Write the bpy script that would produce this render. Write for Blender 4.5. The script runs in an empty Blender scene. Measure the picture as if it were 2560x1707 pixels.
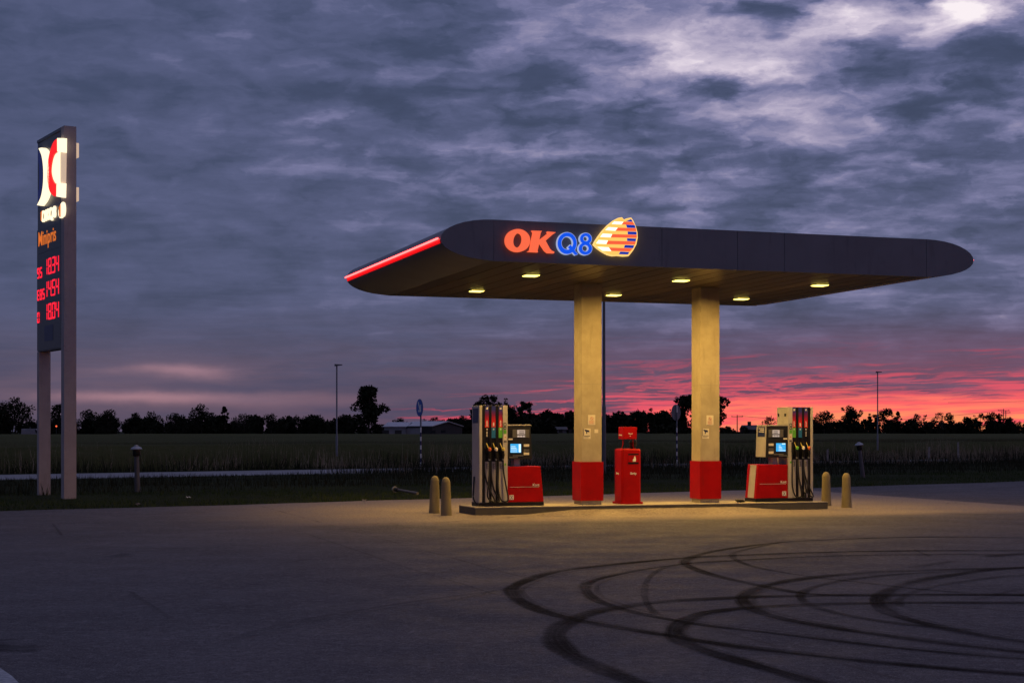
import bpy, bmesh, math, random
import numpy as np
from mathutils import Vector, Matrix

R = math.radians
scene = bpy.context.scene
col = scene.collection
random.seed(7)

# ------------------------------------------------------------------ camera
F = 3911.0                 # focal length in pixels of the 2560 px wide photograph
CX, HY = 1280.0, 1077.0    # vertical centre line and horizon
HC = 1.7                   # eye height
cam_d = bpy.data.cameras.new('camera')
cam = bpy.data.objects.new('camera', cam_d)
col.objects.link(cam)
cam.location = (0, 0, HC)
cam.rotation_euler = (R(90), 0, 0)
cam_d.lens = 36.0 * F / 2560
cam_d.sensor_width = 36.0
cam_d.shift_y = (HY - 853.5) / 2560
cam_d.clip_start, cam_d.clip_end = 0.1, 8000
scene.camera = cam

scene.view_settings.view_transform = 'Standard'
scene.view_settings.look = 'None'
scene.view_settings.exposure = 0.0
scene.view_settings.gamma = 1.0

# ------------------------------------------------------------------ sky
SKY_STRENGTH = 0.05
SUN_EL, SUN_AZ = R(-2.0), R(24)     # just below the horizon, to the right of the frame

class NT:
    """tiny helper for building node trees"""
    def __init__(s, tree):
        s.t = tree; s.n = tree.nodes; s.l = tree.links
    def node(s, typ, **kw):
        n = s.n.new(typ)
        for k, v in kw.items(): setattr(n, k, v)
        return n
    def put(s, sock, v):
        if isinstance(v, bpy.types.NodeSocket): s.l.new(v, sock)
        elif v is not None: sock.default_value = v
    def m(s, op, a, b=None, c=None, clamp=False):
        n = s.node('ShaderNodeMath', operation=op, use_clamp=clamp)
        s.put(n.inputs[0], a); s.put(n.inputs[1], b); s.put(n.inputs[2], c)
        return n.outputs[0]
    def vm(s, op, a, b=None, c=None):
        n = s.node('ShaderNodeVectorMath', operation=op)
        s.put(n.inputs[0], a); s.put(n.inputs[1], b); s.put(n.inputs[2], c)
        return n.outputs['Value'] if op in ('DOT_PRODUCT', 'LENGTH') else n.outputs[0]
    def xyz(s, v):
        n = s.node('ShaderNodeSeparateXYZ'); s.put(n.inputs[0], v); return n.outputs
    def cxyz(s, x, y, z=0.0):
        n = s.node('ShaderNodeCombineXYZ'); s.put(n.inputs[0], x); s.put(n.inputs[1], y); s.put(n.inputs[2], z); return n.outputs[0]
    def noise(s, v, scale, detail=4.0, rough=0.5, dist=0.0, out='Fac'):
        n = s.node('ShaderNodeTexNoise'); s.put(n.inputs['Vector'], v)
        n.inputs['Scale'].default_value = scale; n.inputs['Detail'].default_value = detail
        n.inputs['Roughness'].default_value = rough; n.inputs['Distortion'].default_value = dist
        return n.outputs[0] if out == 'Fac' else n.outputs[1]
    def smooth(s, v, a, b, lo=0.0, hi=1.0):
        n = s.node('ShaderNodeMapRange', interpolation_type='SMOOTHSTEP')
        s.put(n.inputs[0], v); n.inputs[1].default_value = a; n.inputs[2].default_value = b
        n.inputs[3].default_value = lo; n.inputs[4].default_value = hi
        return n.outputs[0]
    def mix(s, f, a, b, blend='MIX'):
        n = s.node('ShaderNodeMix', data_type='RGBA', blend_type=blend)
        s.put(n.inputs[0], f)
        for k, v in ((6, a), (7, b)):
            if isinstance(v, tuple): v = (v[0], v[1], v[2], 1.0)
            s.put(n.inputs[k], v)
        return n.outputs[2]
    def ramp(s, f, stops, interp='LINEAR'):
        n = s.node('ShaderNodeValToRGB'); s.put(n.inputs[0], f)
        cr = n.color_ramp; cr.interpolation = interp
        while len(cr.elements) < len(stops): cr.elements.new(0.5)
        for e, (p, c) in zip(cr.elements, stops):
            e.position = p; e.color = (c[0], c[1], c[2], 1)
        return n.outputs[0]

world = bpy.data.worlds.new('World')
scene.world = world
world.use_nodes = True
world.node_tree.nodes.clear()
W = NT(world.node_tree)
tc = W.node('ShaderNodeTexCoord').outputs['Generated']
d = W.vm('NORMALIZE', tc)
dx, dy, dz = W.xyz(d)
az = W.m('MULTIPLY', W.m('ARCTAN2', dx, dy), 57.2958)
el = W.m('MULTIPLY', W.m('ARCSINE', dz), 57.2958)
P = W.cxyz(az, el)

def azel(xv, yv):
    """sky direction (degrees) of a point of the photo, 2352 px wide"""
    x, y = xv * 1.08844 - CX, HY - yv * 1.08844
    return math.degrees(math.atan2(x, F)), math.degrees(math.atan2(y, math.hypot(x, F)))

# cloud sheet seen from below, flattened by perspective
dzc = W.m('ADD', W.m('MAXIMUM', dz, 0.0), 0.07)
q = W.cxyz(W.m('DIVIDE', dx, dzc), W.m('DIVIDE', dy, dzc), 3.3)
q = W.vm('MULTIPLY', q, (1.0, 1.25, 1.0))
cl_a = W.noise(q, 1.7, 7, 0.52, 0.35)
cl_b = W.noise(W.vm('ADD', q, (5.0, 2.0, 7.0)), 5.2, 5, 0.55, 0.5)
warp = W.vm('SUBTRACT', W.noise(W.vm('MULTIPLY', P, (1.0, 2.4, 1.0)), 0.33, 5, 0.6, 0.0, 'Color'), (0.5, 0.5, 0.5))
PW = W.vm('ADD', P, W.vm('MULTIPLY', warp, (4.6, 1.7, 0.0)))
BLOBS = [  # x, y, rx, ry, amount
    (1450, 88, 95, 26, .34), (1560, 130, 95, 24, .42), (1640, 170, 150, 24, .30), (1720, 112, 130, 34, .30),
    (1800, 165, 100, 24, .22), (1930, 48, 100, 26, .42), (2090, 36, 150, 24, .50), (2210, 14, 80, 34, .50),
    (2130, 95, 60, 40, .36), (2330, 160, 40, 30, .20), (1740, 140, 430, 180, .17), (1640, 255, 330, 46, .17), (2020, 305, 260, 34, .13),
    (1690, 205, 130, 22, -.30), (2010, 118, 95, 44, -.24), (2270, 130, 120, 60, -.28), (2200, 215, 170, 40, -.18),
    (1420, 285, 210, 26, -.18), (1290, 120, 170, 90, -.10), (1720, 36, 110, 34, -.26), (1960, 185, 120, 26, -.14), (1900, 270, 150, 20, -.16),
    (742, 285, 46, 9, .17), (715, 345, 90, 26, .10), (700, 390, 110, 20, .09), (1075, 190, 60, 12, .17), (1200, 225, 80, 14, .12),
    (1180, 345, 160, 11, .12), (1480, 340, 160, 12, .13), (1000, 445, 60, 8, .10), (280, 110, 260, 80, .05), (820, 120, 260, 90, -.04), (300, 220, 240, 40, -.04),
    (1850, 460, 500, 60, -.06), (560, 470, 420, 30, .05),
]
cl_c = W.noise(W.vm('ADD', W.vm('MULTIPLY', PW, (1.0, 2.1, 1.0)), (9.0, 3.0, 2.0)), .55, 6, 0.52, 0.25)
vor = W.node('ShaderNodeTexVoronoi', feature='SMOOTH_F1'); vor.inputs['Smoothness'].default_value = .55; vor.inputs['Scale'].default_value = 1.0
W.put(vor.inputs['Vector'], W.vm('MULTIPLY', W.vm('ADD', P, W.vm('MULTIPLY', warp, (5.0, 2.6, 0.0))), (.30, .80, 1.0)))
lump = W.m('SUBTRACT', vor.outputs['Distance'], .42)
calm = W.m('MULTIPLY', W.smooth(az, -17, 8, .42, 1.0), W.smooth(el, 3, 11, .55, 1.0))
L = W.m('MULTIPLY', W.m('SUBTRACT', cl_a, 0.5), 0.70)
L = W.m('MULTIPLY_ADD', W.m('SUBTRACT', cl_b, 0.5), 0.34, L)
L = W.m('MULTIPLY_ADD', W.m('SUBTRACT', cl_c, 0.5), 0.50, L)
L = W.m('MULTIPLY_ADD', lump, 0.40, L)
rip = W.noise(W.vm('MULTIPLY', PW, (.9, 3.4, 1.0)), 1.0, 5, .55, .3)
L = W.m('MULTIPLY_ADD', W.m('SUBTRACT', rip, 0.5), 0.18, L)
L = W.m('MULTIPLY', L, calm)
L = W.m('ADD', L, 0.325)
L = W.m('ADD', L, W.smooth(az, -22, 20, -0.035, 0.035))
for bx, by, rx, ry, amp in BLOBS:
    a0, e0 = azel(bx, by)
    sx, sy = 57.3 * rx / 3593, 57.3 * ry / 3593
    v = W.vm('MULTIPLY_ADD', PW, (1 / sx, 1 / sy, 0.0), (-a0 / sx, -e0 / sy, 0.0))
    g = W.m('POWER', 2.71828, W.m('MULTIPLY', W.vm('DOT_PRODUCT', v, v), -0.7))
    L = W.m('MULTIPLY_ADD', g, amp * .60, L)
# brighter thin cloud overhead, above the picture
L = W.m('ADD', L, W.smooth(el, 17, 50, 0.0, 0.16))
clouds = W.ramp(L, [(0.0, (.030, .044, .090)), (0.24, (.050, .067, .136)), (0.38, (.088, .104, .208)), (0.50, (.170, .175, .325)),
                    (0.66, (.36, .325, .48)), (0.84, (.66, .58, .70)), (1.0, (.95, .86, .90))])
# mauve air towards the horizon, only on the sunset half of the sky
side = W.smooth(az, -16, 14)
front = W.smooth(W.m('ABSOLUTE', W.m('SUBTRACT', az, 20)), 95, 45)
hz_l = W.mix(side, (.112, .082, .125), (.115, .064, .112))
hz_l = W.mix(front, (.060, .066, .120), hz_l)
low = W.smooth(el, 5.6, 0.3)
bandn = W.noise(W.vm('MULTIPLY', W.vm('ADD', P, W.vm('MULTIPLY', warp, (2.0, .3, 0.0))), (.10, .95, 1.0)), 1.0, 7, 0.6, 0.2)
hz_c = W.mix(W.m('MULTIPLY', W.smooth(bandn, .36, .62), W.smooth(el, 6.0, 1.6)), (.062, .062, .115), hz_l)
skyc = W.mix(W.m('MULTIPLY', low, 0.95), clouds, hz_c)
# pale peach streaks low on the left
for bx, by, rx, ry, amp in [(400, 848, 85, 9, .13), (455, 862, 80, 9, .07), (330, 910, 190, 10, .16), (620, 920, 260, 12, .05), (300, 870, 220, 40, .03)]:
    a0, e0 = azel(bx, by)
    sx, sy = 57.3 * rx / 3593, 57.3 * ry / 3593
    PS = W.vm('ADD', P, W.vm('MULTIPLY', warp, (3.0, .45, 0.0)))
    v = W.vm('MULTIPLY_ADD', PS, (1 / sx, 1 / sy, 0.0), (-a0 / sx, -e0 / sy, 0.0))
    g = W.m('POWER', 2.71828, W.m('MULTIPLY', W.vm('DOT_PRODUCT', v, v), -0.7))
    skyc = W.mix(W.m('MULTIPLY', g, amp), skyc, (1.35, .62, .58), 'ADD')
# red undersides of the far clouds, strongest on the right near the horizon
tilt = W.m('MULTIPLY_ADD', az, -0.022, el)
sv = W.vm('ADD', W.cxyz(W.m('MULTIPLY', az, .15), W.m('MULTIPLY', tilt, 2.1), 4.0), W.vm('MULTIPLY', warp, (.5, .75, 0.0)))
st = W.noise(sv, 1.0, 9, 0.60, 0.30)
line = W.m('SUBTRACT', 1.0, W.m('MULTIPLY', W.m('ABSOLUTE', W.m('SUBTRACT', st, .5)), 17.0))          # thin wavy edges
gate = W.noise(W.vm('ADD', W.cxyz(W.m('MULTIPLY', az, .10), W.m('MULTIPLY', tilt, .75), 9.0), W.vm('MULTIPLY', warp, (.4, .3, 0.0))), 1.0, 5, .55)
reach = W.m('MULTIPLY', W.smooth(az, -6, 11), W.smooth(el, 4.4, 1.1))
reach = W.m('ADD', reach, W.m('MULTIPLY', W.smooth(el, 1.55, .7), W.smooth(az, -7.5, -1.5, 0, .55)))
streak = W.m('MULTIPLY', W.smooth(line, .30, .95), W.smooth(W.m('MULTIPLY_ADD', reach, .48, gate), .66, .98))
patch_n = W.noise(W.vm('ADD', W.cxyz(W.m('MULTIPLY', az, .26), W.m('MULTIPLY', tilt, 4.6), 12.0), W.vm('MULTIPLY', warp, (.5, .9, 0.0))), 1.0, 6, .58, .1)
patchm = W.m('MULTIPLY', W.smooth(W.m('MULTIPLY_ADD', reach, .16, patch_n), .63, .80), W.smooth(reach, .05, .5))
streak = W.m('MAXIMUM', W.m('MULTIPLY', streak, .75), patchm)
streak = W.m('MULTIPLY', streak, W.smooth(el, 4.8, 1.7, 0.0, 1.0))
skyc = W.mix(W.m('MULTIPLY', W.m('MULTIPLY', W.smooth(el, 4.6, 1.6), W.smooth(az, -6, 12)), .26), skyc, (.30, .060, .115))
redc = W.mix(W.smooth(el, 3.0, 1.2), (.34, .060, .118), (.82, .095, .145))
redc = W.mix(W.smooth(az, -9, 3), (.36, .050, .095), redc)
skyc = W.mix(W.m('MULTIPLY', streak, .92), skyc, redc)
# open sky below the cloud edge
edge = W.m('ADD', W.m('MULTIPLY', W.m('SUBTRACT', st, .5), 1.5), W.m('MULTIPLY', W.m('SUBTRACT', gate, .5), .6))
openv = W.m('SUBTRACT', W.m('ADD', W.smooth(az, 0.0, 11.0, .10, 1.34), edge), W.m('MULTIPLY_ADD', az, -0.004, el))
openm = W.m('MULTIPLY', W.smooth(openv, -.10, .22), W.smooth(az, -4.5, 3.5))
bars = W.m('MULTIPLY', W.smooth(W.noise(W.vm('ADD', W.cxyz(W.m('MULTIPLY', az, .22), W.m('MULTIPLY', tilt, 3.4), 1.5), W.vm('MULTIPLY', warp, (.6, .8, 0.0))), 1.0, 6, .55), .57, .66), W.smooth(el, .45, .95))
openm = W.m('MULTIPLY', openm, W.m('SUBTRACT', 1.0, W.m('MULTIPLY', bars, .85)))
fine = W.noise(W.cxyz(W.m('MULTIPLY', az, .3), W.m('MULTIPLY', tilt, 5.0), 7.0), 1.0, 6, .6)
openc = W.mix(W.smooth(fine, .35, .65), (.98, .115, .135), (1.0, .175, .140))
openc = W.mix(W.m('MULTIPLY', W.m('MULTIPLY', W.smooth(el, 1.15, .45), W.smooth(az, 4, 12)), W.smooth(fine, .36, .58)), openc, (1.0, .30, .130))
skyc = W.mix(openm, skyc, openc)
# clear air between the clouds: the physical sky, very dim at dusk
nis = W.node('ShaderNodeTexSky', sky_type='NISHITA', sun_disc=False, sun_elevation=SUN_EL, sun_rotation=SUN_AZ, altitude=30)
nisc = W.vm('MULTIPLY', nis.outputs[0], (SKY_STRENGTH * .5,) * 3)
skyc = W.vm('ADD', skyc, nisc)
bg = W.node('ShaderNodeBackground'); W.put(bg.inputs[0], skyc); bg.inputs[1].default_value = 1.0
wo = W.node('ShaderNodeOutputWorld'); W.l.new(bg.outputs[0], wo.inputs[0])

# the last of the sun, red and very weak
sun_d = bpy.data.lights.new('sun', 'SUN'); sun_d.energy = 0.02; sun_d.angle = R(6); sun_d.color = (1, .45, .35)
sun = bpy.data.objects.new('sun', sun_d); col.objects.link(sun)
sdir = Vector((math.sin(SUN_AZ) * math.cos(R(2)), math.cos(SUN_AZ) * math.cos(R(2)), math.sin(R(2))))
sun.rotation_euler = sdir.to_track_quat('Z', 'Y').to_euler()

LAMP_POWER = 150.0
LAMP_COL = (1.0, .59, .135)

# ------------------------------------------------------------------ materials
def material(name, base, rough=.6, metal=0.0, var=.15, nscale=6.0, bump=0.0, bscale=40.0, spec=.5, coat=0.0, dirt=0.0):
    m = bpy.data.materials.new(name); m.use_nodes = True
    m.node_tree.nodes.clear(); T = NT(m.node_tree)
    o = T.node('ShaderNodeOutputMaterial'); b = T.node('ShaderNodeBsdfPrincipled')
    T.l.new(b.outputs[0], o.inputs[0])
    v = T.node('ShaderNodeTexCoord').outputs['Object']
    n = T.noise(v, nscale, 5, .6)
    lo = tuple(max(0, c * (1 - var)) for c in base); hi = tuple(c * (1 + var) for c in base)
    T.put(b.inputs['Base Color'], T.mix(T.smooth(n, .3, .7), lo, hi))
    if dirt:
        g1 = T.noise(T.vm('MULTIPLY', v, (9, 9, 1.1)), 1.0, 6, .65); g2 = T.noise(v, 5, 6, .7)
        dm = T.m('MULTIPLY', T.m('MAXIMUM', T.smooth(g1, .55, .75), T.smooth(g2, .60, .74)), dirt)
        T.put(b.inputs['Base Color'], T.mix(dm, T.mix(T.smooth(n, .3, .7), lo, hi), tuple(c * .35 + .01 for c in base)))
    b.inputs['Roughness'].default_value = rough; b.inputs['Metallic'].default_value = metal
    b.inputs['Specular IOR Level'].default_value = spec; b.inputs['Coat Weight'].default_value = coat
    if bump:
        bn = T.node('ShaderNodeBump'); bn.inputs['Strength'].default_value = bump; bn.inputs['Distance'].default_value = .02
        T.put(bn.inputs['Height'], T.noise(v, bscale, 6, .65)); T.l.new(bn.outputs[0], b.inputs['Normal'])
    return m

def glow_mat(name, c, strength=1.0):
    m = bpy.data.materials.new(name); m.use_nodes = True
    m.node_tree.nodes.clear(); T = NT(m.node_tree)
    o = T.node('ShaderNodeOutputMaterial'); b = T.node('ShaderNodeBsdfPrincipled')
    T.l.new(b.outputs[0], o.inputs[0])
    b.inputs['Base Color'].default_value = (*[min(.8, x * .5) for x in c], 1); b.inputs['Roughness'].default_value = .4
    b.inputs['Emission Color'].default_value = (*c, 1); b.inputs['Emission Strength'].default_value = strength
    return m

MT = {}
MT['fascia'] = material('fascia_paint', (.130, .138, .158), .45, 0, .08, 1.5, 0, 40, .5, 0, .35)
MT['shell'] = material('roof_sheet', (.15, .15, .17), .38, .1, .08, 2)
MT['red'] = material('red_paint', (.33, .0015, .002), .5, 0, .12, 3, .04, 60, .15, 0, .45)
MT['grey'] = material('light_grey_paint', (.40, .385, .375), .45, 0, .08, 4, 0, 40, .5, 0, .6)
MT['cream'] = material('pale_metal', (.46, .435, .40), .4, .1, .06, 4, 0, 40, .5, 0, .55)
MT['black'] = material('black_plastic', (.007, .007, .008), .45, 0, .2, 10, 0, 40, .3)
MT['rubber'] = material('hose_rubber', (.010, .010, .011), .5, 0, .2, 10)
MT['dark'] = material('dark_grey_plastic', (.016, .016, .017), .45, 0, .15, 8, 0, 40, .3)
MT['panel_grey'] = material('mid_grey_panel', (.10, .098, .095), .45, 0, .1, 8)
MT['white'] = material('white_print', (.72, .70, .66), .5, 0, .05, 10)
MT['paper'] = material('sticker_paper', (.70, .64, .52), .6, 0, .06, 14)
MT['navy'] = material('navy_print', (.012, .020, .085), .4, 0, .1, 8)
MT['green'] = material('green_print', (.12, .42, .04), .4, 0, .1, 8)
MT['blue'] = material('blue_print', (.015, .14, .34), .4, 0, .1, 8)
MT['yellow'] = material('yellow_print', (.65, .52, .10), .4, 0, .1, 8)
MT['orange'] = material('orange_print', (.60, .13, .03), .4, 0, .1, 8)
MT['steel'] = material('dull_steel', (.30, .31, .33), .4, .7, .12, 6)
MT['galv'] = material('galvanised_steel', (.16, .17, .19), .55, .3, .15, 8)
MT['post'] = material('dark_post_paint', (.075, .075, .085), .5, .1, .15, 6)
MT['sign_face'] = material('dark_sign_face', (.060, .066, .085), .35, 0, .1, 3)
MT['sign_black'] = material('black_sign_face', (.006, .006, .008), .3, 0, .1, 3)
MT['sign_post'] = material('mauve_grey_paint', (.34, .29, .29), .55, 0, .08, 3, 0, 40, .5, 0, .4)
MT['bark'] = material('bark', (.05, .042, .035), .9, 0, .3, 8)
MT['wood'] = material('grey_wood', (.22, .20, .18), .8, 0, .3, 20)
MT['barn_wall'] = material('barn_wall', (.20, .20, .22), .8, 0, .15, .6)
MT['barn_dark'] = material('dark_barn_wall', (.025, .023, .024), .8, 0, .2, .6)
MT['barn_roof'] = material('pale_roof_sheet', (.42, .43, .47), .45, .1, .1, .8)
MT['dim_wall'] = material('dim_plaster_wall', (.10, .09, .10), .8, 0, .2, .6)
MT['house_roof'] = material('dark_tile_roof', (.05, .045, .05), .7, 0, .2, 2)
MT['neon'] = glow_mat('red_neon', (1.0, .075, .070), 6.0)
MT['neon_glow'] = glow_mat('neon_glow_red', (1.0, .004, .006), .75)  # stands in for the tube's red light on the nose below it
MT['lens'] = glow_mat('warm_lamp_lens', (1.0, .76, .135), 4.5)
MT['s_orange'] = glow_mat('sign_orange', (.98, .150, .060), .95)
MT['s_blue'] = glow_mat('sign_blue', (.002, .085, .78), 1.0)
MT['s_rim'] = glow_mat('sign_pale_rim', (.42, .50, .72), .8)
MT['s_yellow'] = glow_mat('sign_yellow', (1.0, .58, .12), 1.0)
MT['s_border'] = glow_mat('sign_border', (1.0, .60, .18), 1.15)
MT['s_white'] = glow_mat('sign_white', (1.0, .93, .70), 1.6)
MT['s_red'] = glow_mat('sign_red', (.96, .12, .045), .95)
MT['s_navy'] = glow_mat('sign_navy', (.002, .028, .36), 1.0)
MT['p_white'] = glow_mat('pylon_white', (1.0, .84, .56), 1.35)
MT['p_warm'] = glow_mat('pylon_warm_white', (1.0, .72, .50), .55)
MT['p_red'] = glow_mat('pylon_red', (1.0, .008, .004), 1.0)
MT['p_blue'] = glow_mat('pylon_blue', (.005, .009, .075), .7)
MT['p_orange'] = glow_mat('pylon_orange', (.85, .19, .015), .75)
MT['led'] = glow_mat('red_led', (1.0, .012, .035), 1.25)
MT['screen'] = glow_mat('screen_blue', (.035, .36, .80), 1.0)
MT['screen_w'] = glow_mat('screen_white', (.62, .88, 1.0), 1.0)
MT['lcd'] = glow_mat('lcd_grey', (.46, .40, .38), .75)
MT['far_lamp'] = glow_mat('far_orange_lamp', (1.0, .13, .04), 1.4)

# lamp-lit concrete with formwork stains
def concrete(name, base, streak=True):
    m = bpy.data.materials.new(name); m.use_nodes = True
    m.node_tree.nodes.clear(); T = NT(m.node_tree)
    o = T.node('ShaderNodeOutputMaterial'); b = T.node('ShaderNodeBsdfPrincipled'); T.l.new(b.outputs[0], o.inputs[0])
    v = T.node('ShaderNodeTexCoord').outputs['Object']
    n1 = T.noise(v, 3.0, 6, .6); n2 = T.noise(v, 55, 4, .7); n3 = T.noise(T.vm('MULTIPLY', v, (7, 7, .7)), 1.6, 5, .6)
    c = T.mix(T.smooth(n1, .3, .72), tuple(x * .84 for x in base), tuple(x * 1.08 for x in base))
    c = T.mix(T.m('MULTIPLY', T.smooth(n2, .60, .74), .45), c, tuple(x * .45 for x in base))
    if streak: c = T.mix(T.m('MULTIPLY', T.smooth(n3, .56, .72), .35), c, tuple(x * .55 for x in base))
    T.put(b.inputs['Base Color'], c); b.inputs['Roughness'].default_value = .85
    bn = T.node('ShaderNodeBump'); bn.inputs['Strength'].default_value = .25; bn.inputs['Distance'].default_value = .01
    T.put(bn.inputs['Height'], n2); T.l.new(bn.outputs[0], b.inputs['Normal'])
    return m
MT['concrete'] = concrete('column_concrete', (.40, .345, .25))
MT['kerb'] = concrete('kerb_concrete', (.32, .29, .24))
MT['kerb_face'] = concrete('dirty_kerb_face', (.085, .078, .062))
MT['bollard'] = concrete('bollard_concrete', (.21, .175, .10))

def soffit_mat():
    m = bpy.data.materials.new('soffit_boards'); m.use_nodes = True
    m.node_tree.nodes.clear(); T = NT(m.node_tree)
    o = T.node('ShaderNodeOutputMaterial'); b = T.node('ShaderNodeBsdfPrincipled'); T.l.new(b.outputs[0], o.inputs[0])
    v = T.node('ShaderNodeTexCoord').outputs['Object']
    x, y, z = T.xyz(v)
    f = T.m('FRACT', T.m('MULTIPLY_ADD', x, 1 / .430952, 27.727))
    line = T.m('LESS_THAN', f, .02)
    board = T.m('FLOOR', T.m('MULTIPLY_ADD', x, 1 / .430952, 27.727))
    wn = T.node('ShaderNodeTexWhiteNoise', noise_dimensions='1D'); T.put(wn.inputs['W'], board)
    base = T.mix(wn.outputs[0], (.070, .050, .029), (.200, .148, .088))
    n = T.noise(T.vm('MULTIPLY', v, (6, .8, 1)), 2.0, 5, .6)
    base = T.mix(T.smooth(n, .35, .75), base, (.08, .064, .045))
    T.put(b.inputs['Base Color'], T.mix(line, base, (.018, .015, .010)))
    b.inputs['Roughness'].default_value = .34; b.inputs['Specular IOR Level'].default_value = .4
    bn = T.node('ShaderNodeBump'); bn.inputs['Strength'].default_value = .12; bn.inputs['Distance'].default_value = .01
    T.put(bn.inputs['Height'], T.noise(v, 9, 3, .5)); T.l.new(bn.outputs[0], b.inputs['Normal'])
    return m
MT['soffit'] = soffit_mat()

def strip_mat():
    """fuel strip: navy at the top running into red, as printed"""
    m = bpy.data.materials.new('fuel_strip_print'); m.use_nodes = True
    m.node_tree.nodes.clear(); T = NT(m.node_tree)
    o = T.node('ShaderNodeOutputMaterial'); b = T.node('ShaderNodeBsdfPrincipled'); T.l.new(b.outputs[0], o.inputs[0])
    z = T.xyz(T.node('ShaderNodeTexCoord').outputs['Object'])[2]
    f = T.m('DIVIDE', T.m('SUBTRACT', z, 1.60), .44)
    T.put(b.inputs['Base Color'], T.ramp(f, [(0, (.62, .05, .02)), (.35, (.50, .015, .012)), (.62, (.16, .012, .07)), (.85, (.02, .03, .22)), (1, (.02, .03, .20))]))
    b.inputs['Roughness'].default_value = .35
    return m
MT['strip'] = strip_mat()

# station frame: u along the pump island, v away from the camera
TH = R(18.65)
U = Vector((math.cos(TH), math.sin(TH), 0)); V = Vector((-math.sin(TH), math.cos(TH), 0))
C1 = Vector((1.596, 32.945, 0))
def st_pt(u, v, z=0.0): return C1 + U * u + V * v + Vector((0, 0, z))
# verge frame: w along the forecourt edge and road, o square to it
WD = Vector((.81, .586, 0)).normalized(); OD = Vector((-WD.y, WD.x, 0))
def vg_pt(w, o, z=0.0): return WD * w + OD * o + Vector((0, 0, z))

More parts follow.
